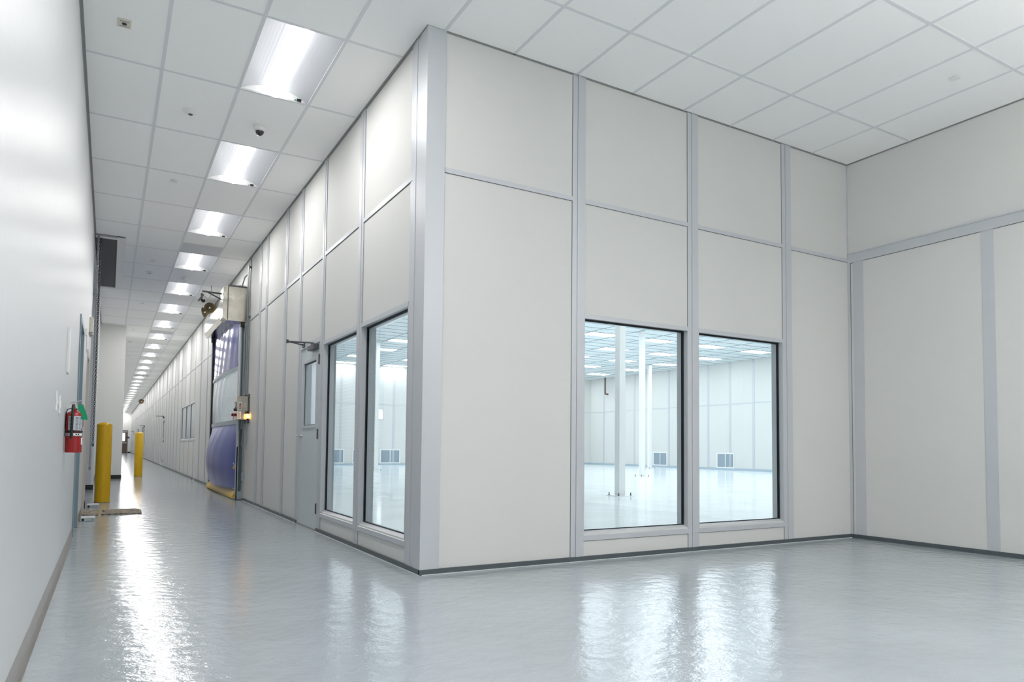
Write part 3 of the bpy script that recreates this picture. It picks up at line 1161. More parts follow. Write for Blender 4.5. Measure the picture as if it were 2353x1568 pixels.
lp = make_louvre()
lp['category'] = 'louvre'
lp['group'] = 'low air louvres on the cleanroom walls'
spots = [((8.82, RY - 0.0, 0.09), 0, 'low grey louvre on the cleanroom back wall, leftmost through the corridor windows'),
         ((10.28, RY, 0.09), 0, 'low grey louvre on the back wall, partly behind the mullion between corridor windows'),
         ((11.68, RY, 0.09), 0, 'low grey louvre on the back wall, right of the distant column'),
         ((RX, 27.95, 0.09), -PI / 2, 'low double louvre by the far column, seen through the left front window'),
         ((RX, 23.55, 0.09), -PI / 2, 'low double louvre seen through the right front window')]
for n_, (loc, rz, lab) in enumerate(spots):
    o = lp if n_ == 0 else dup(lp, loc)
    o.location = loc
    o.rotation_euler = (0, 0, rz)
    o['label'] = lab
# bright little window in back wall
t = thing('vision_panel', (11.5, RY, 2.3), 'small bright square vision panel high on the cleanroom back wall', 'panel')
bx(-0.05, 0.33, -0.02, -0.0, -0.05, 0.50).build('frame', 'trim', t)
bx(0.0, 0.28, -0.026, -0.02, 0.0, 0.45).build('pane', mat('glowing_pane', (0.8, 0.8, 0.8, 1), 0.4, emit=(0.93, 0.97, 1, 1), estr=2.2), t)  # pane glows by itself in place of light coming through
# brown drop pipe
t = thing('drop_pipe', (RX - 0.35, 31.6, 4.0), 'dark brown pipe dropping from the cleanroom ceiling in the far corner', 'pipe')
MB().cyl((0, 0, 0.06), (0, 0, 0.94), 0.045, 12).build('pipe', 'rust', t, smooth=True)
MB().tube([(0, 0, 0.08), (0.0, 0, 0.03), (0.05, -0.08, 0.0), (0.09, -0.15, 0.0)], 0.05, 12).build('elbow', 'rust', t, smooth=True)


# ------------------------------------------------------------------ ceiling devices
def disc(x, y, lab, r=0.04):
    t = thing('sprinkler_cover', (x, y, H), lab, 'sprinkler cover', 'sprinkler cover plates on the ceiling')
    MB().lathe([(0.0, -0.012), (r * 0.96, -0.012), (r, -0.010), (r, -0.006)], (0, 0, 0), (0, 0, 1), 28).build('cover_plate', 'white', t, smooth=True)
    MB().lathe([(r * 0.72, -0.007), (r * 0.72, 0.0)], (0, 0, 0), (0, 0, 1), 20).build('cup', 'angle', t)
    return t


disc(0.58, 9.218, 'flat white sprinkler cover plate, nearest one in the corridor left tile row')
disc(0.558, 13.463, 'flat white sprinkler cover plate beside the grey return grille in the corridor')
disc(0.556, 17.702, 'flat white sprinkler cover plate past the ceiling opening, before the white chase')
disc(0.50, 22.0, 'small sprinkler cover plate over the far side of the chase corner')
disc(0.52, 28.5, 'faint sprinkler cover plate far down the corridor ceiling')
disc(6.103, 3.148, 'lone white sprinkler cover plate on the foyer ceiling at right', 0.038)


def sensor(x, y, lab):
    t = thing('smoke_detector', (x, y, H), lab, 'detector', 'round ceiling sensors in the corridor')
    MB().lathe([(0.0, -0.034), (0.030, -0.034), (0.036, -0.028), (0.058, -0.012), (0.06, -0.001)], (0, 0, 0), (0, 0, 1), 28).build('housing', 'white', t, smooth=True)
    MB().lathe([(0.0, -0.040), (0.018, -0.038), (0.022, -0.033)], (0, 0, 0), (0, 0, 1), 20).build('sensor_eye', 'darkmetal', t, smooth=True)
    return t


sensor(0.572, 7.175, 'round white ceiling sensor left of the dome camera')
sensor(0.553, 14.385, 'round white ceiling sensor beside the long ceiling opening')
sensor(0.47, 24.5, 'round white ceiling sensor beyond the chase corner')


def dome_cam(x, y, lab, light=False):
    t = thing('dome_camera', (x, y, H), lab, 'security camera')
    MB().lathe([(0.060, -0.0), (0.062, -0.02), (0.058, -0.045), (0.040, -0.056)], (0, 0, 0), (0, 0, 1), 28).build('base', 'white', t, smooth=True)
    pr = [(0.041 * math.cos(a * PI / 16), -0.052 - 0.045 * math.sin(a * PI / 16)) for a in range(0, 9)]
    MB().lathe(pr, (0, 0, 0), (0, 0, 1), 24).build('dome', 'white' if light else 'smoked', t, smooth=True)
    return t


dome_cam(1.199, 7.164, 'white dome camera with smoked bubble between the two nearest corridor lights')
dome_cam(1.175, 14.55, 'small pale dome camera between the fourth and fifth corridor lights', True)
t = thing('ceiling_speaker', (0.0, 5.908, H), 'small square cream ceiling plate with a dark centre hole', 'ceiling speaker')
bx(-0.045, 0.045, -0.06, 0.06, -0.008, 0).build('plate', 'offwhite', t, bevel=0.002)
MB().lathe([(0.016, -0.012), (0.016, -0.008)], (0, 0, 0), (0, 0, 1), 16).build('socket', 'black', t)
q = MB()
for yy_ in (-0.035, 0.035): q.box(-0.03, 0.03, yy_ - 0.003, yy_ + 0.003, -0.010, -0.008)
q.build('slot', 'angle', t)

# return grilles
for (i, k), lab in zip(GRILLE_CELLS, ('grey perforated return grille between the third and fourth corridor lights',
                                      'grey return grille tile between the seventh and eighth corridor lights',
                                      'grey return grille tile far down the corridor ceiling')):
    t = thing('return_grille', (gxk(i), gyk(k + 1) - T, H), lab, 'ceiling grille', 'return grilles in the corridor ceiling')
    q = MB()
    q.box(0.012, T - 0.012, 0.012, 0.035, -0.003, 0.006).box(0.012, T - 0.012, T - 0.035, T - 0.012, -0.003, 0.006)
    q.box(0.012, 0.035, 0.035, T - 0.035, -0.003, 0.006).box(T - 0.035, T - 0.012, 0.035, T - 0.035, -0.003, 0.006)
    q.build('frame', 'grille', t)
    bx(0.035, T - 0.035, 0.035, T - 0.035, 0.0, 0.004).build('perforated_plate', 'grille', t)
    bx(0.012, T - 0.012, 0.012, T - 0.012, 0.02, 0.03).build('backing', 'angle', t)

# ------------------------------------------------------------------ bollards
def bollard(x, y, lab, first=[None]):
    if first[0] is None:
        t = thing('bollard', (x, y, 0), lab, 'bollard', 'yellow bollards along the corridor')
        R = 0.108
        pr = [(R, 0.0), (R, 1.22)] + [(R * math.cos(a * PI / 20), 1.22 + 0.05 * math.sin(a * PI / 20)) for a in range(1, 10)] + [(0.0, 1.27)]
        MB().lathe(pr, (0, 0, 0), (0, 0, 1), 40).build('sleeve', 'yellow', t, smooth=True)
        q = MB().tube([(0.062, -0.085, 1.248), (0.085, -0.045, 1.258), (0.088, -0.02, 1.256)], 0.007, 6)
        q.build('sticker', 'white', t)
        MB().lathe([(R + 0.004, 0), (R + 0.002, 0.006)], (0, 0, 0), (0, 0, 1), 32).build('base_ring', 'base', t)
        first[0] = t
        return t
    return dup(first[0], (x, y, 0), lab)


bollard(-0.06, 12.9, 'nearest yellow plastic sleeved bollard, beside the hanging chain')
bollard(0.765, 22.8, 'farther yellow bollard standing in the corridor just past the white chase')

# ------------------------------------------------------------------ mats and traps
t = thing('floor_mat', (-0.17, 10.95, 0), 'short grey brown carpet mat piece against the left wall base', 'mat', 'carpet mats by the left wall')
bx(-0.105, 0.085, -0.36, 0.36, 0.0005, 0.014).build('pile', 'carpet', t, bevel=0.004)
t = thing('floor_mat', (0.19, 10.95, 0), 'long grey brown carpet mat reaching into the corridor', 'mat', 'carpet mats by the left wall')
MB().prism([(-0.245, -0.34), (0.225, -0.34), (0.235, 0.12), (0.17, 0.36), (-0.235, 0.36), (-0.20, 0.0)], 2, 0.0005, 0.016).build('pile', 'carpet', t, bevel=0.004)


def trap(x, y, lab):
    t = thing('mouse_trap', (x, y, 0), lab, 'pest trap', 'metal pest traps by the left wall')
    bx(0, 0.155, 0, 0.24, 0.0005, 0.042).build('body', 'mirrorsteel', t, bevel=0.003)
    bx(0.004, 0.151, 0.004, 0.236, 0.042, 0.047).build('lid', 'label', t, bevel=0.001)
    MB().lathe([(0.016, 0), (0.016, 0.003)], (0.028, -0.001, 0.021), (0, -1, 0), 14).build('entry_hole', 'black', t)
    q = MB().box(0.055, 0.14, -0.002, 0, 0.010, 0.013).box(0.055, 0.14, -0.002, 0, 0.03, 0.033).box(0.12, 0.14, -0.002, 0, 0.018, 0.026)
    q.build('vent_slots', 'dgalv', t)
    return t


trap(-0.262, 9.80, 'low metal pest trap box in front of the carpet mat')
trap(-0.245, 11.84, 'low metal pest trap box behind the carpet mat near the bollard')

# ------------------------------------------------------------------ left wall fittings
# fire extinguisher
EX, EY, EZ = -0.225, 6.12, 0.862
t = thing('fire_extinguisher', (EX, EY, EZ), 'red fire extinguisher with green tag hung on the left wall', 'fire extinguisher')
R = 0.054
pr = [(0.0, 0.0), (R - 0.004, 0.0), (R, 0.006), (R, 0.278)] + [(R * math.cos(a * PI / 18), 0.278 + 0.032 * math.sin(a * PI / 18)) for a in range(1, 7)] + [(0.018, 0.312), (0.018, 0.325), (0.0, 0.325)]
MB().lathe(pr, (0, 0, 0), (0, 0, 1), 40).build('cylinder', 'red', t, smooth=True)


def wrap(r, a0, a1, z0, z1, n=12):
    q = MB()
    for k in range(n):
        p, s = a0 + (a1 - a0) * k / n, a0 + (a1 - a0) * (k + 1) / n
        q.quad((r * math.cos(p), r * math.sin(p), z0), (r * math.cos(s), r * math.sin(s), z0),
               (r * math.cos(s), r * math.sin(s), z1), (r * math.cos(p), r * math.sin(p), z1))
    return q


rad = math.radians
lb = wrap(R + 0.0008, rad(-130), rad(-15), 0.165, 0.270).build('label', 'label', t, smooth=True)
q = MB()
for k in range(11):
    z_ = 0.170 + k * 0.0088
    for a0, a1 in ((-127, -106), (-80, -58), (-54, -38), (-34, -20)):
        w_ = wrap(R + 0.0013, rad(a0), rad(a1 - (3 if k % 3 == 1 else 0)), z_, z_ + 0.0038, 4)
        i0 = len(q.v)
        q.v += w_.v
        q.f += [tuple(i0 + x_ for x_ in f_) for f_ in w_.f]
q.build('label_text', 'ink', lb)
wrap(R + 0.002, rad(-40), rad(-24), 0.255, 0.268, 4).build('label_mark', 'black', lb)
wrap(R + 0.002, rad(-36), rad(-20), 0.168, 0.178, 4).build('label_stamp', 'blueink', lb)
MB().lathe([(R + 0.003, 0.148), (R + 0.004, 0.150), (R + 0.004, 0.160), (R + 0.003, 0.162)], (0, 0, 0), (0, 0, 1), 36, cap=False).build('hose_strap', 'black', t, smooth=True)
MB().lathe([(R + 0.003, 0.122), (R + 0.005, 0.124), (R + 0.005, 0.143), (R + 0.003, 0.145)], (0, 0, 0), (0, 0, 1), 36, cap=False).build('bracket_band', 'chrome', t, smooth=True)
wrap(R + 0.006, rad(-112), rad(-30), 0.126, 0.141, 8).build('band_label', 'white', t)
q = MB()
for a0 in (-100, -78, -64):
    w_ = wrap(R + 0.007, rad(a0), rad(a0 + 9), 0.129, 0.139, 3)
    i0 = len(q.v); q.v += w_.v; q.f += [tuple(i0 + x_ for x_ in f_) for f_ in w_.f]
q.build('band_text', 'black', t)
wrap(R + 0.001, rad(-30), rad(0), 0.060, 0.110, 6).build('inspection_sticker', 'white', t)
hx = -0.008
MB().tube([(hx, -0.004, 0.352), (hx, -0.045, 0.350), (hx - 0.002, -0.066, 0.325), (hx - 0.003, -0.068, 0.25), (hx - 0.005, -0.066, 0.16), (hx - 0.006, -0.064, 0.105)], 0.009, 12).build('hose', 'black', t, smooth=True)
q = MB().cyl((0, 0, 0.325), (0, 0, 0.362), 0.014, 16)
q.cyl((0, -0.02, 0.345), (0, 0.025, 0.345), 0.009, 12)
q.build('valve', 'chrome', t, smooth=True)
q = MB().prism([(-0.03, 0.362), (0.045, 0.385), (0.047, 0.391), (-0.01, 0.378), (-0.032, 0.37)], 1, -0.011, 0.011)
q.prism([(-0.01, 0.352), (0.05, 0.352), (0.055, 0.345), (0.05, 0.345), (-0.01, 0.345)], 1, -0.009, 0.009)
q.build('handle', 'chrome', t)
MB().lathe([(0.014, 0), (0.014, 0.012)], (0.016, -0.012, 0.34), (0.5, -1, 0), 16).build('gauge', 'white', t)
MB().tube([(0.02, 0, 0.352), (0.03, -0.01, 0.362), (0.052, -0.012, 0.356), (0.056, -0.012, 0.346)], 0.0018, 6).build('pin_wire', 'darkmetal', t)
MB().tube([(-0.052, 0.0, 0.12), (-0.055, -0.012, 0.20), (-0.053, -0.012, 0.29), (-0.045, -0.02, 0.318), (-0.02, -0.03, 0.325)], 0.0035, 6).build('bracket_rod', 'black', t)
bx(-0.058, -0.054, -0.008, 0.008, 0.11, 0.30).build('wall_bracket', 'chrome', t)
q = MB()
strip = [(0.035, 0.352, 0.020), (0.042, 0.325, 0.022), (0.052, 0.30, 0.020), (0.058, 0.278, 0.022), (0.062, 0.245, 0.024)]
for (x0, z0, w0), (x1, z1, w1) in zip(strip[:-1], strip[1:]):
    q.quad((x0 - w0, -0.030, z0), (x0 + w0, -0.034, z0), (x1 + w1, -0.034, z1), (x1 - w1, -0.030, z1))
    q.quad((x0 - w0, -0.029, z0), (x0 + w0, -0.033, z0), (x1 + w1, -0.033, z1), (x1 - w1, -0.029, z1))
q.build('inspection_tag', 'green', t)

# switch plates, seen edge on
for (y0, z0, lab) in ((5.0, 1.13, 'white switch plate on the left wall, nearer one'), (5.32, 1.12, 'white switch plate on the left wall, beside the nearer plate')):
    t = thing('switch_plate', (XL, y0, z0), lab, 'switch plate', 'switch plates on the left wall')
    bx(0, 0.007, 0, 0.075, 0, 0.118).build('plate', 'white', t, bevel=0.002)
    bx(0.007, 0.011, 0.025, 0.05, 0.035, 0.083).build('rocker', 'white', t)
t = thing('wall_sign', (XL, 6.05, 1.45), 'thin white sign projecting edge-on from the left wall above the extinguisher', 'sign')
bx(0, 0.012, 0.0, 0.17, 0, 0.33).build('panel', 'white', t)
t = thing('emergency_light', (XL, 11.4, 2.46), 'small beige box mounted high on the left wall beside the chain', 'emergency light')
bx(0, 0.045, 0, 0.28, 0.03, 0.245).build('housing', 'offwhite', t, bevel=0.006)
bx(0.006, 0.04, 0.02, 0.26, 0.0, 0.03).build('lamp_bar', 'jamb', t)
t = thing('door_closer', (XL, 9.75, 2.0), 'slim white rod bracket on the left wall between the two doors', 'door closer')
MB().tube([(0.02, 0, 0.27), (0.02, 0.03, 0.05), (0.03, 0.1, 0.0), (0.045, 0.16, -0.04)], 0.006, 8).build('rod', 'white', t)
bx(0, 0.02, -0.02, 0.04, 0.22, 0.3).build('mount', 'white', t)
t = thing('card_reader', (XL, 9.55, 1.12), 'narrow dark red strip plate on the wall just past the first left door', 'card reader')
bx(0, 0.022, 0, 0.05, 0.0, 0.16).build('housing', 'brown', t)

# ------------------------------------------------------------------ high speed roll door on the panel wall
Y0, Y1, ZT = SHUT
ZN = 3.02
t = thing('roll_up_door', (XA, Y0, 0), 'blue vinyl roll-up door with clear window and stainless head box', 'door')


def at(o): return attach(o, t)


# posts
q = MB().box(1.885, 1.90, 12.60, 12.74, 0, ZN).box(1.885, XA, 12.60, 12.612, 0, ZN).box(1.89, XA, 12.74, 12.75, 0, ZN)
at(q.build('side_post', 'galv', None))
at(bx(1.915, 1.965, 12.592, 12.60, 0.15, ZN).build('post_channel', 'dgalv'))
at(bx(1.90, XA, Y1, Y1 + 0.1, 0, ZT).build('side_post', 'galv'))
at(bx(1.905, 1.99, Y1 - 0.06, Y1 - 0.001, 0.0, ZT).build('edge_seal', 'black'))
at(bx(1.885, 1.897, 12.59, 12.60, 0.9, 3.0).build('safety_edge', 'white'))
at(bx(1.86, XA + 0.06, 12.55, 12.78, 0, 0.012).build('foot_plate', 'darkmetal'))


# curtain surface
def curtain(name, za, zb, bulge, matn, xoff=1.945, nz=14, ny=26, droop=0.0):
    q = MB()
    ys0, ys1 = 12.77, Y1 - 0.02
    idx = []
    for j in range(nz + 1):
        s = j / nz
        z_ = za + (zb - za) * s
        row = []
        for i in range(ny + 1):
            u = i / ny
            y_ = ys0 + (ys1 - ys0) * u
            b_ = bulge(s) * (math.sin(PI * u) ** 0.75)
            wr = 0.006 * math.sin(u * 40 + 3 * s) * math.sin(PI * u)
            q.v.append((xoff - b_ + wr, y_, z_))
            row.append(len(q.v) - 1)
        idx.append(row)
    for j in range(nz):
        for i in range(ny):
            q.f.append((idx[j][i], idx[j][i + 1], idx[j + 1][i + 1], idx[j + 1][i]))
    return at(q.build(name, matn, None, smooth=True))


curtain('upper_curtain', 2.30, 3.27, lambda s: 0.03 + 0.05 * (1 - s), 'blue')
curtain('vision_curtain', 1.36, 2.25, lambda s: 0.07 + 0.03 * math.sin(PI * s), 'clearvinyl')
curtain('lower_curtain', 0.17, 1.30, lambda s: 0.07 + 0.19 * math.sin(PI * min(1, 0.12 + 0.9 * s)) ** 0.8, 'blue_deep')


def bar(za, zb, bl, nm, mt, tk=0.012):
    q = MB()
    n = 26
    for i in range(n):
        for (u0, u1) in ((i / n, (i + 1) / n),):
            p = []
            for u in (u0, u1):
                y_ = 12.77 + (Y1 - 0.02 - 12.77) * u
                x_ = 1.945 - bl * (math.sin(PI * u) ** 0.75)
                p.append((x_, y_))
            q.quad((p[0][0] - tk, p[0][1], za), (p[1][0] - tk, p[1][1], za), (p[1][0] - tk, p[1][1], zb), (p[0][0] - tk, p[0][1], zb))
            q.quad((p[0][0], p[0][1], za), (p[1][0], p[1][1], za), (p[1][0] - tk, p[1][1], za), (p[0][0] - tk, p[0][1], za))
            q.quad((p[0][0], p[0][1], zb), (p[1][0], p[1][1], zb), (p[1][0] - tk, p[1][1], zb), (p[0][0] - tk, p[0][1], zb))
    return at(q.build(nm, mt, None, smooth=True))


bar(2.245, 2.305, 0.085, 'wind_bar', 'galv')
bar(1.295, 1.365, 0.085, 'wind_bar', 'galv')
# bottom bar
q = MB().prism([(1.90, 0.02), (1.99, 0.02), (1.985, 0.10), (1.955, 0.175), (1.935, 0.175), (1.86, 0.06), (1.85, 0.02)], 1, 12.79, Y1 - 0.02)
at(q.build('bottom_bar', 'yvinyl', None))
at(bx(1.895, 1.935, 12.8, Y1 - 0.03, 0.165, 0.185).build('bottom_rail', 'galv'))
# head: tall motor cover near, long roll cover behind
q = MB().prism([(XA, 3.02), (1.64, 3.02), (1.585, 3.06), (1.585, 3.57), (1.64, 3.62), (XA, 3.62)], 1, 12.50, 12.82)
at(q.build('motor_cover', 'steel', None, bevel=0.004))
q = MB().box(1.66, XA - 0.002, 12.49, 12.50, 3.60, 3.625).box(1.655, 1.67, 12.494, 12.50, 3.03, 3.61)
at(q.build('cover_flange', 'darkmetal', None))
q = MB().prism([(XA, 3.27), (1.80, 3.27), (1.755, 3.36), (1.755, 3.60), (1.83, 3.70), (XA, 3.72)], 1, 12.82, Y1 + 0.12)
at(q.build('roll_cover', 'polished', None))
at(MB().prism([(1.795, 3.262), (1.815, 3.262), (1.765, 3.362), (1.75, 3.362)], 1, 12.82, Y1 + 0.13).build('cover_lip', 'steel', None))
at(bx(1.885, 1.985, Y1 + 0.0, Y1 + 0.10, 3.17, 3.27).build('end_bearing', 'black'))
at(bx(1.88, XA, 12.52, 12.7, 2.95, 3.02).build('motor_mount', 'black'))



# conduits on the wall beside the door
q = MB().tube([(1.945, 12.46, 3.0), (1.945, 12.46, 1.74)], 0.012, 10)
q.tube([(1.965, 12.40, 3.98), (1.965, 12.40, 2.35), (1.955, 12.37, 2.1), (1.95, 12.37, 1.74)], 0.012, 10)
q.tube([(1.90, 12.7, 3.625), (1.93, 12.55, 3.80), (1.962, 12.43, 3.83), (1.965, 12.43, 3.72), (1.965, 12.43, 3.05), (1.94, 12.50, 2.8), (1.935, 12.52, 1.2)], 0.012, 10)
at(q.build('conduit', 'conduit', None, smooth=True))
q = MB().tube([(1.975, 12.29, H - 0.02), (1.975, 12.29, 1.775)], 0.011, 10)
at(q.build('conduit', 'conduit', None, smooth=True))
for z_ in (3.9, 3.06): at(bx(1.955, 1.99, 12.26, 12.32, z_, z_ + 0.03).build('conduit_clamp', 'darkmetal'))
q = MB().tube([(1.95, 12.36, 1.33), (1.955, 12.38, 1.1), (1.93, 12.42, 0.92), (1.955, 12.45, 1.25), (1.965, 12.4, 0.95), (1.96, 12.42, 0.5)], 0.005, 6)
q.tube([(1.965, 12.2, 1.33), (1.975, 12.21, 1.0), (1.97, 12.25, 0.86), (1.972, 12.28, 1.2), (1.965, 12.33, 1.33)], 0.0035, 6)
q.tube([(1.92, 12.3, 1.33), (1.93, 12.3, 1.24), (1.955, 12.25, 1.25), (1.96, 12.2, 1.34)], 0.004, 6)
at(q.build('loose_cable', 'conduit', None, smooth=True))
at(bx(1.945, XA, 12.42, 12.50, 0.33, 0.47).build('junction_box', 'galv', bevel=0.004))
at(MB().tube([(1.965, 12.46, 0.47), (1.962, 12.45, 0.9)], 0.008, 8).build('conduit', 'conduit', None))
# photo eye with yellow tag
q = MB().tube([(1.90, 12.62, 0.56), (1.86, 12.66, 0.58), (1.845, 12.68, 0.63)], 0.004, 6)
at(q.build('eye_cable', 'white', None))
at(bx(1.84, 1.865, 12.64, 12.66, 0.52, 0.57).build('photo_eye', 'yellow'))

# control box
t2 = thing('control_box', (1.80, 12.13, 1.335), 'stainless control box with red stop button and amber beacon by the roll-up door', 'control box')


def at2(o): return attach(o, t2)


at2(bx(1.80, XA - 0.018, 12.14, 12.50, 1.345, 1.73).build('enclosure', 'steel', None, bevel=0.004))
at2(bx(XA - 0.018, XA, 12.10, 12.55, 1.29, 1.77).build('mounting_plate', 'darkmetal'))
at2(bx(1.822, 1.868, 12.132, 12.14, 1.50, 1.63).build('button_plate', 'label', None, bevel=0.002))
for z_, r_, mt_ in ((1.60, 0.011, 'black'), (1.567, 0.013, 'redbtn'), (1.532, 0.011, 'black')):
    at2(MB().lathe([(r_, 0), (r_, 0.014), (r_ * 0.7, 0.018)], (1.845, 12.132, z_), (0, -1, 0), 16).build('push_button', mt_, None, smooth=True))
at2(bx(1.806, 1.865, 12.1375, 12.14, 1.355, 1.478).build('caution_sticker', 'white'))
q = MB()
for k in range(8):
    q.box(1.811, 1.858 - 0.012 * (k % 3 == 1), 12.1365, 12.1375, 1.365 + k * 0.0135, 1.370 + k * 0.0135)
at2(q.build('sticker_text', 'ink', None))
at2(bx(1.795, 1.80, 12.22, 12.33, 1.53, 1.64).build('display_window', 'black'))
at2(bx(1.793, 1.796, 12.235, 12.315, 1.555, 1.625).build('display_screen', 'label'))
at2(MB().lathe([(0.028, 0), (0.028, 0.02), (0.022, 0.034)], (1.80, 12.26, 1.515), (-1, 0, 0), 18).build('selector_knob', 'black', None, smooth=True))
at2(bx(1.745, 1.80, 12.28, 12.37, 1.405, 1.45).build('disconnect_switch', 'black', None, bevel=0.004))
at2(bx(1.765, 1.783, 12.27, 12.295, 1.415, 1.45).build('switch_handle', 'redbtn'))
at2(MB().tube([(1.77, 12.275, 1.42), (1.768, 12.27, 1.37), (1.762, 12.27, 1.34)], 0.005, 6).build('lockout_tag', 'redbtn', None))
# beacon
t3 = thing('beacon_light', (1.957, 12.05, 1.335), 'glowing amber beacon lamp with black caps beside the control box', 'beacon')
MB().lathe([(0.018, 0), (0.021, 0.004), (0.021, 0.03)], (0, 0, 0), (0, 0, 1), 20).build('base_cap', 'black', t3, smooth=True)
MB().lathe([(0.02, 0.03), (0.021, 0.034), (0.021, 0.10), (0.02, 0.104)], (0, 0, 0), (0, 0, 1), 20).build('lens', 'amber', t3, smooth=True)
MB().lathe([(0.021, 0.104), (0.021, 0.125), (0.018, 0.15), (0.0, 0.152)], (0, 0, 0), (0, 0, 1), 20).build('top_cap', 'black', t3, smooth=True)
bx(-0.005, 0.032, -0.004, 0.048, -0.012, 0.0).build('bracket', 'darkmetal', t3)

# motion sensor arm
t = thing('motion_sensor', (1.581, 12.62, 3.45), 'black bracket arm with motion sensor projecting from the roll-up door head', 'sensor')
q = MB().tube([(0.0, 0, 0.03), (-0.31, 0.0, 0.04)], 0.018, 4)
q.tube([(0.0, 0, -0.07), (-0.22, 0.0, 0.03)], 0.014, 4)
q.build('arm', 'black', t)
q = MB().box(-0.33, -0.30, -0.03, 0.03, -0.11, 0.0)
q.prism([(-0.35, -0.13), (-0.28, -0.03), (-0.30, -0.01), (-0.37, -0.12)], 1, -0.045, 0.045)
q.lathe([(0.0, 0), (0.028, 0.004), (0.033, 0.03), (0.02, 0.055), (0.0, 0.06)], (-0.30, -0.02, -0.12), (0.3, -1, -0.2), 14)
q.build('sensor_head', 'black', t)
MB().tube([(-0.27, 0, -0.04), (-0.24, 0, -0.075), (-0.2, 0, -0.06), (-0.17, 0, -0.01)], 0.004, 6).build('cable', 'black', t)
MB().tube([(-0.16, 0.02, 0.04), (-0.165, 0.05, 0.16)], 0.005, 6).build('antenna', 'darkmetal', t)


# paging horns
def horn(mb, mi, mc, c, d, R=0.112, L=0.15):
    mb.lathe([(R, 0.0), (R * 1.03, 0.006), (R * 0.92, -0.015), (R * 0.55, -0.07), (R * 0.42, -0.10), (R * 0.42, -L), (0, -L)], c, d, 28, cap=False)
    mi.lathe([(R * 0.98, 0.001), (R * 0.75, -0.02), (R * 0.45, -0.06), (R * 0.40, -0.085), (0.0, -0.085)], c, d, 28, cap=False)
    mc.lathe([(0.0, 0.0), (R * 0.12, -0.004), (R * 0.15, -0.03), (R * 0.15, -0.08)], c, d, 14)


t = thing('horn_speaker', (1.83, 16.75, 3.90), 'twin olive paging horns mounted behind the roll-up door head', 'loudspeaker')
for (c, d) in (((-0.01, -0.3, 0.02), (-0.15, -1, -0.12)), ((-0.10, -0.08, -0.06), (-1, -0.25, -0.35))):
    a, b, c2 = MB(), MB(), MB()
    horn(a, b, c2, c, d)
    h_ = a.build('horn_bell', 'olive', t, smooth=True)
    b.build('throat', 'olive_in', h_, smooth=True)
    c2.build('phase_plug', 'white', h_, smooth=True)
q = MB().tube([(0.0, -0.14, 0.02), (0.04, -0.02, 0.06), (0.13, 0.0, 0.09)], 0.012, 8)
q.tube([(0.0, -0.06, -0.02), (0.04, -0.02, 0.06)], 0.012, 8)
q.box(0.13, 0.158, -0.05, 0.05, 0.03, 0.17)
q.build('bracket', 'olive', t)
t = thing('horn_speaker', (1.80, 52.5, 3.75), 'single olive paging horn far down the corridor at the ceiling edge', 'loudspeaker')
a, b, c2 = MB(), MB(), MB()
horn(a, b, c2, (0, 0, 0), (-0.1, -1, 0), 0.16)
h_ = a.build('horn_bell', 'olive', t, smooth=True)
b.build('throat', 'olive_in', h_, smooth=True)
c2.build('phase_plug', 'white', h_, smooth=True)
MB().tube([(0.0, 0.12, 0.0), (0.185, 0.12, 0.1)], 0.02, 8).build('bracket', 'olive', t)

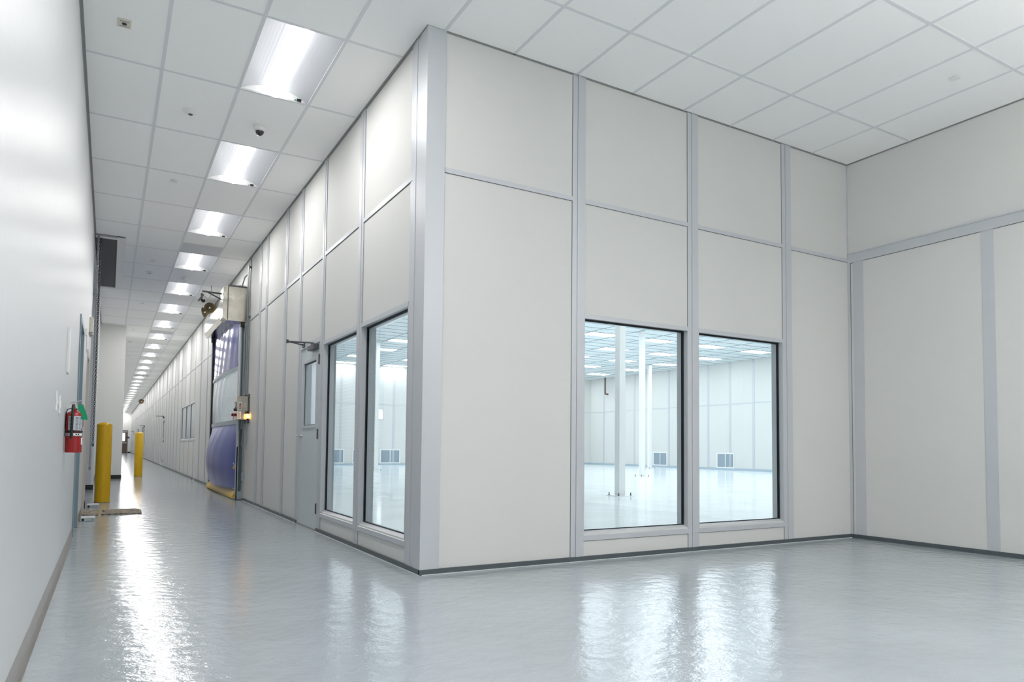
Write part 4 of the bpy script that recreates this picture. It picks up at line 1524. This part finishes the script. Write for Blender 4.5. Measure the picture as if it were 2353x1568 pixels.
# ------------------------------------------------------------------ corridor end
r = bpy.data.objects.new('door_%d' % (door_n[0] + 1), None)
C.objects.link(r)
r['kind'] = 'structure'
r.location = (0.72, YEND, 0)
MB().box(-0.06, 0.0, -0.02, 0.1, 0, 2.33).box(0.94, 1.0, -0.02, 0.1, 0, 2.33).box(0, 0.94, -0.02, 0.1, 2.27, 2.33).build('door_frame', 'teal', r)
q = MB().box(0.003, 0.2, 0.03, 0.07, 0.01, 2.26).box(0.74, 0.937, 0.03, 0.07, 0.01, 2.26).box(0.2, 0.74, 0.03, 0.07, 0.01, 1.2).box(0.2, 0.74, 0.03, 0.07, 2.05, 2.26)
lf = q.build('door_leaf', 'brown', r)
bx(0.2, 0.74, 0.045, 0.055, 1.2, 2.05).build('pane', mat('glowing_door_pane', srgb(200, 220, 235), 0.2, emit=(0.85, 0.93, 1, 1), estr=0.8), lf)  # emission stands in for light from beyond the door
MB().box(0.3, 0.9, -0.04, 0.03, 2.12, 2.19).build('closer_body', 'chrome', r)
bx(0.06, 0.88, 0.0, 0.03, 0.98, 1.06).build('panic_bar', 'chrome', r)
t = thing('wall_sign', (1.76, YEND, 1.50), 'small dark blue sign plate beside the brown door at the corridor end', 'sign')
bx(-0.1, 0.1, -0.02, 0, 0, 0.16).build('plate', 'blueink', t)

# small brackets on the panel wall floor line (door stops)
for n_, (y, lab) in enumerate(((20.15, 'small metal floor bolt bracket below the triple corridor window'),
                               (33.9, 'small metal floor bolt bracket beside the far corridor door'))):
    t = thing('floor_bracket', (XA, y, 0), lab, 'bracket', 'floor brackets along the panel wall')
    MB().box(-0.10, 0, -0.05, 0.05, 0.0, 0.008).box(-0.02, 0, -0.02, 0.02, 0.008, 0.18).build('plate', 'white', t)
    MB().cyl((-0.07, 0, 0.008), (-0.07, 0, 0.035), 0.012, 8).build('bolt', 'darkmetal', t)

# second interior volume beyond the cleanroom so the far corridor windows look into a room lit by added panels
struct(bx(XA + WT, 8.0, RY + 0.12, YEND, 3.6, 3.65).build('ceiling_far_room', 'tile'))
struct(bx(8.0, 8.1, RY + 0.12, YEND, 0, 3.65).build('wall_far_room', 'panel'))
for y in (40, 50, 56, 62, 72):
    t = thing('ceiling_light', (4.0, y, 3.59), 'flat lit panel added on the ceiling of the room beyond the cleanroom', 'ceiling light', 'added panel lights in the far room')
    MB().box(0, 1.2, 0, 0.02, -0.01, 0.0).box(0, 1.2, 1.18, 1.2, -0.01, 0).build('frame', 'white', t)
    MB().quad((0, 0.02, -0.006), (0, 1.18, -0.006), (1.2, 1.18, -0.006), (1.2, 0.02, -0.006)).build('lens', 'lens_in', t)
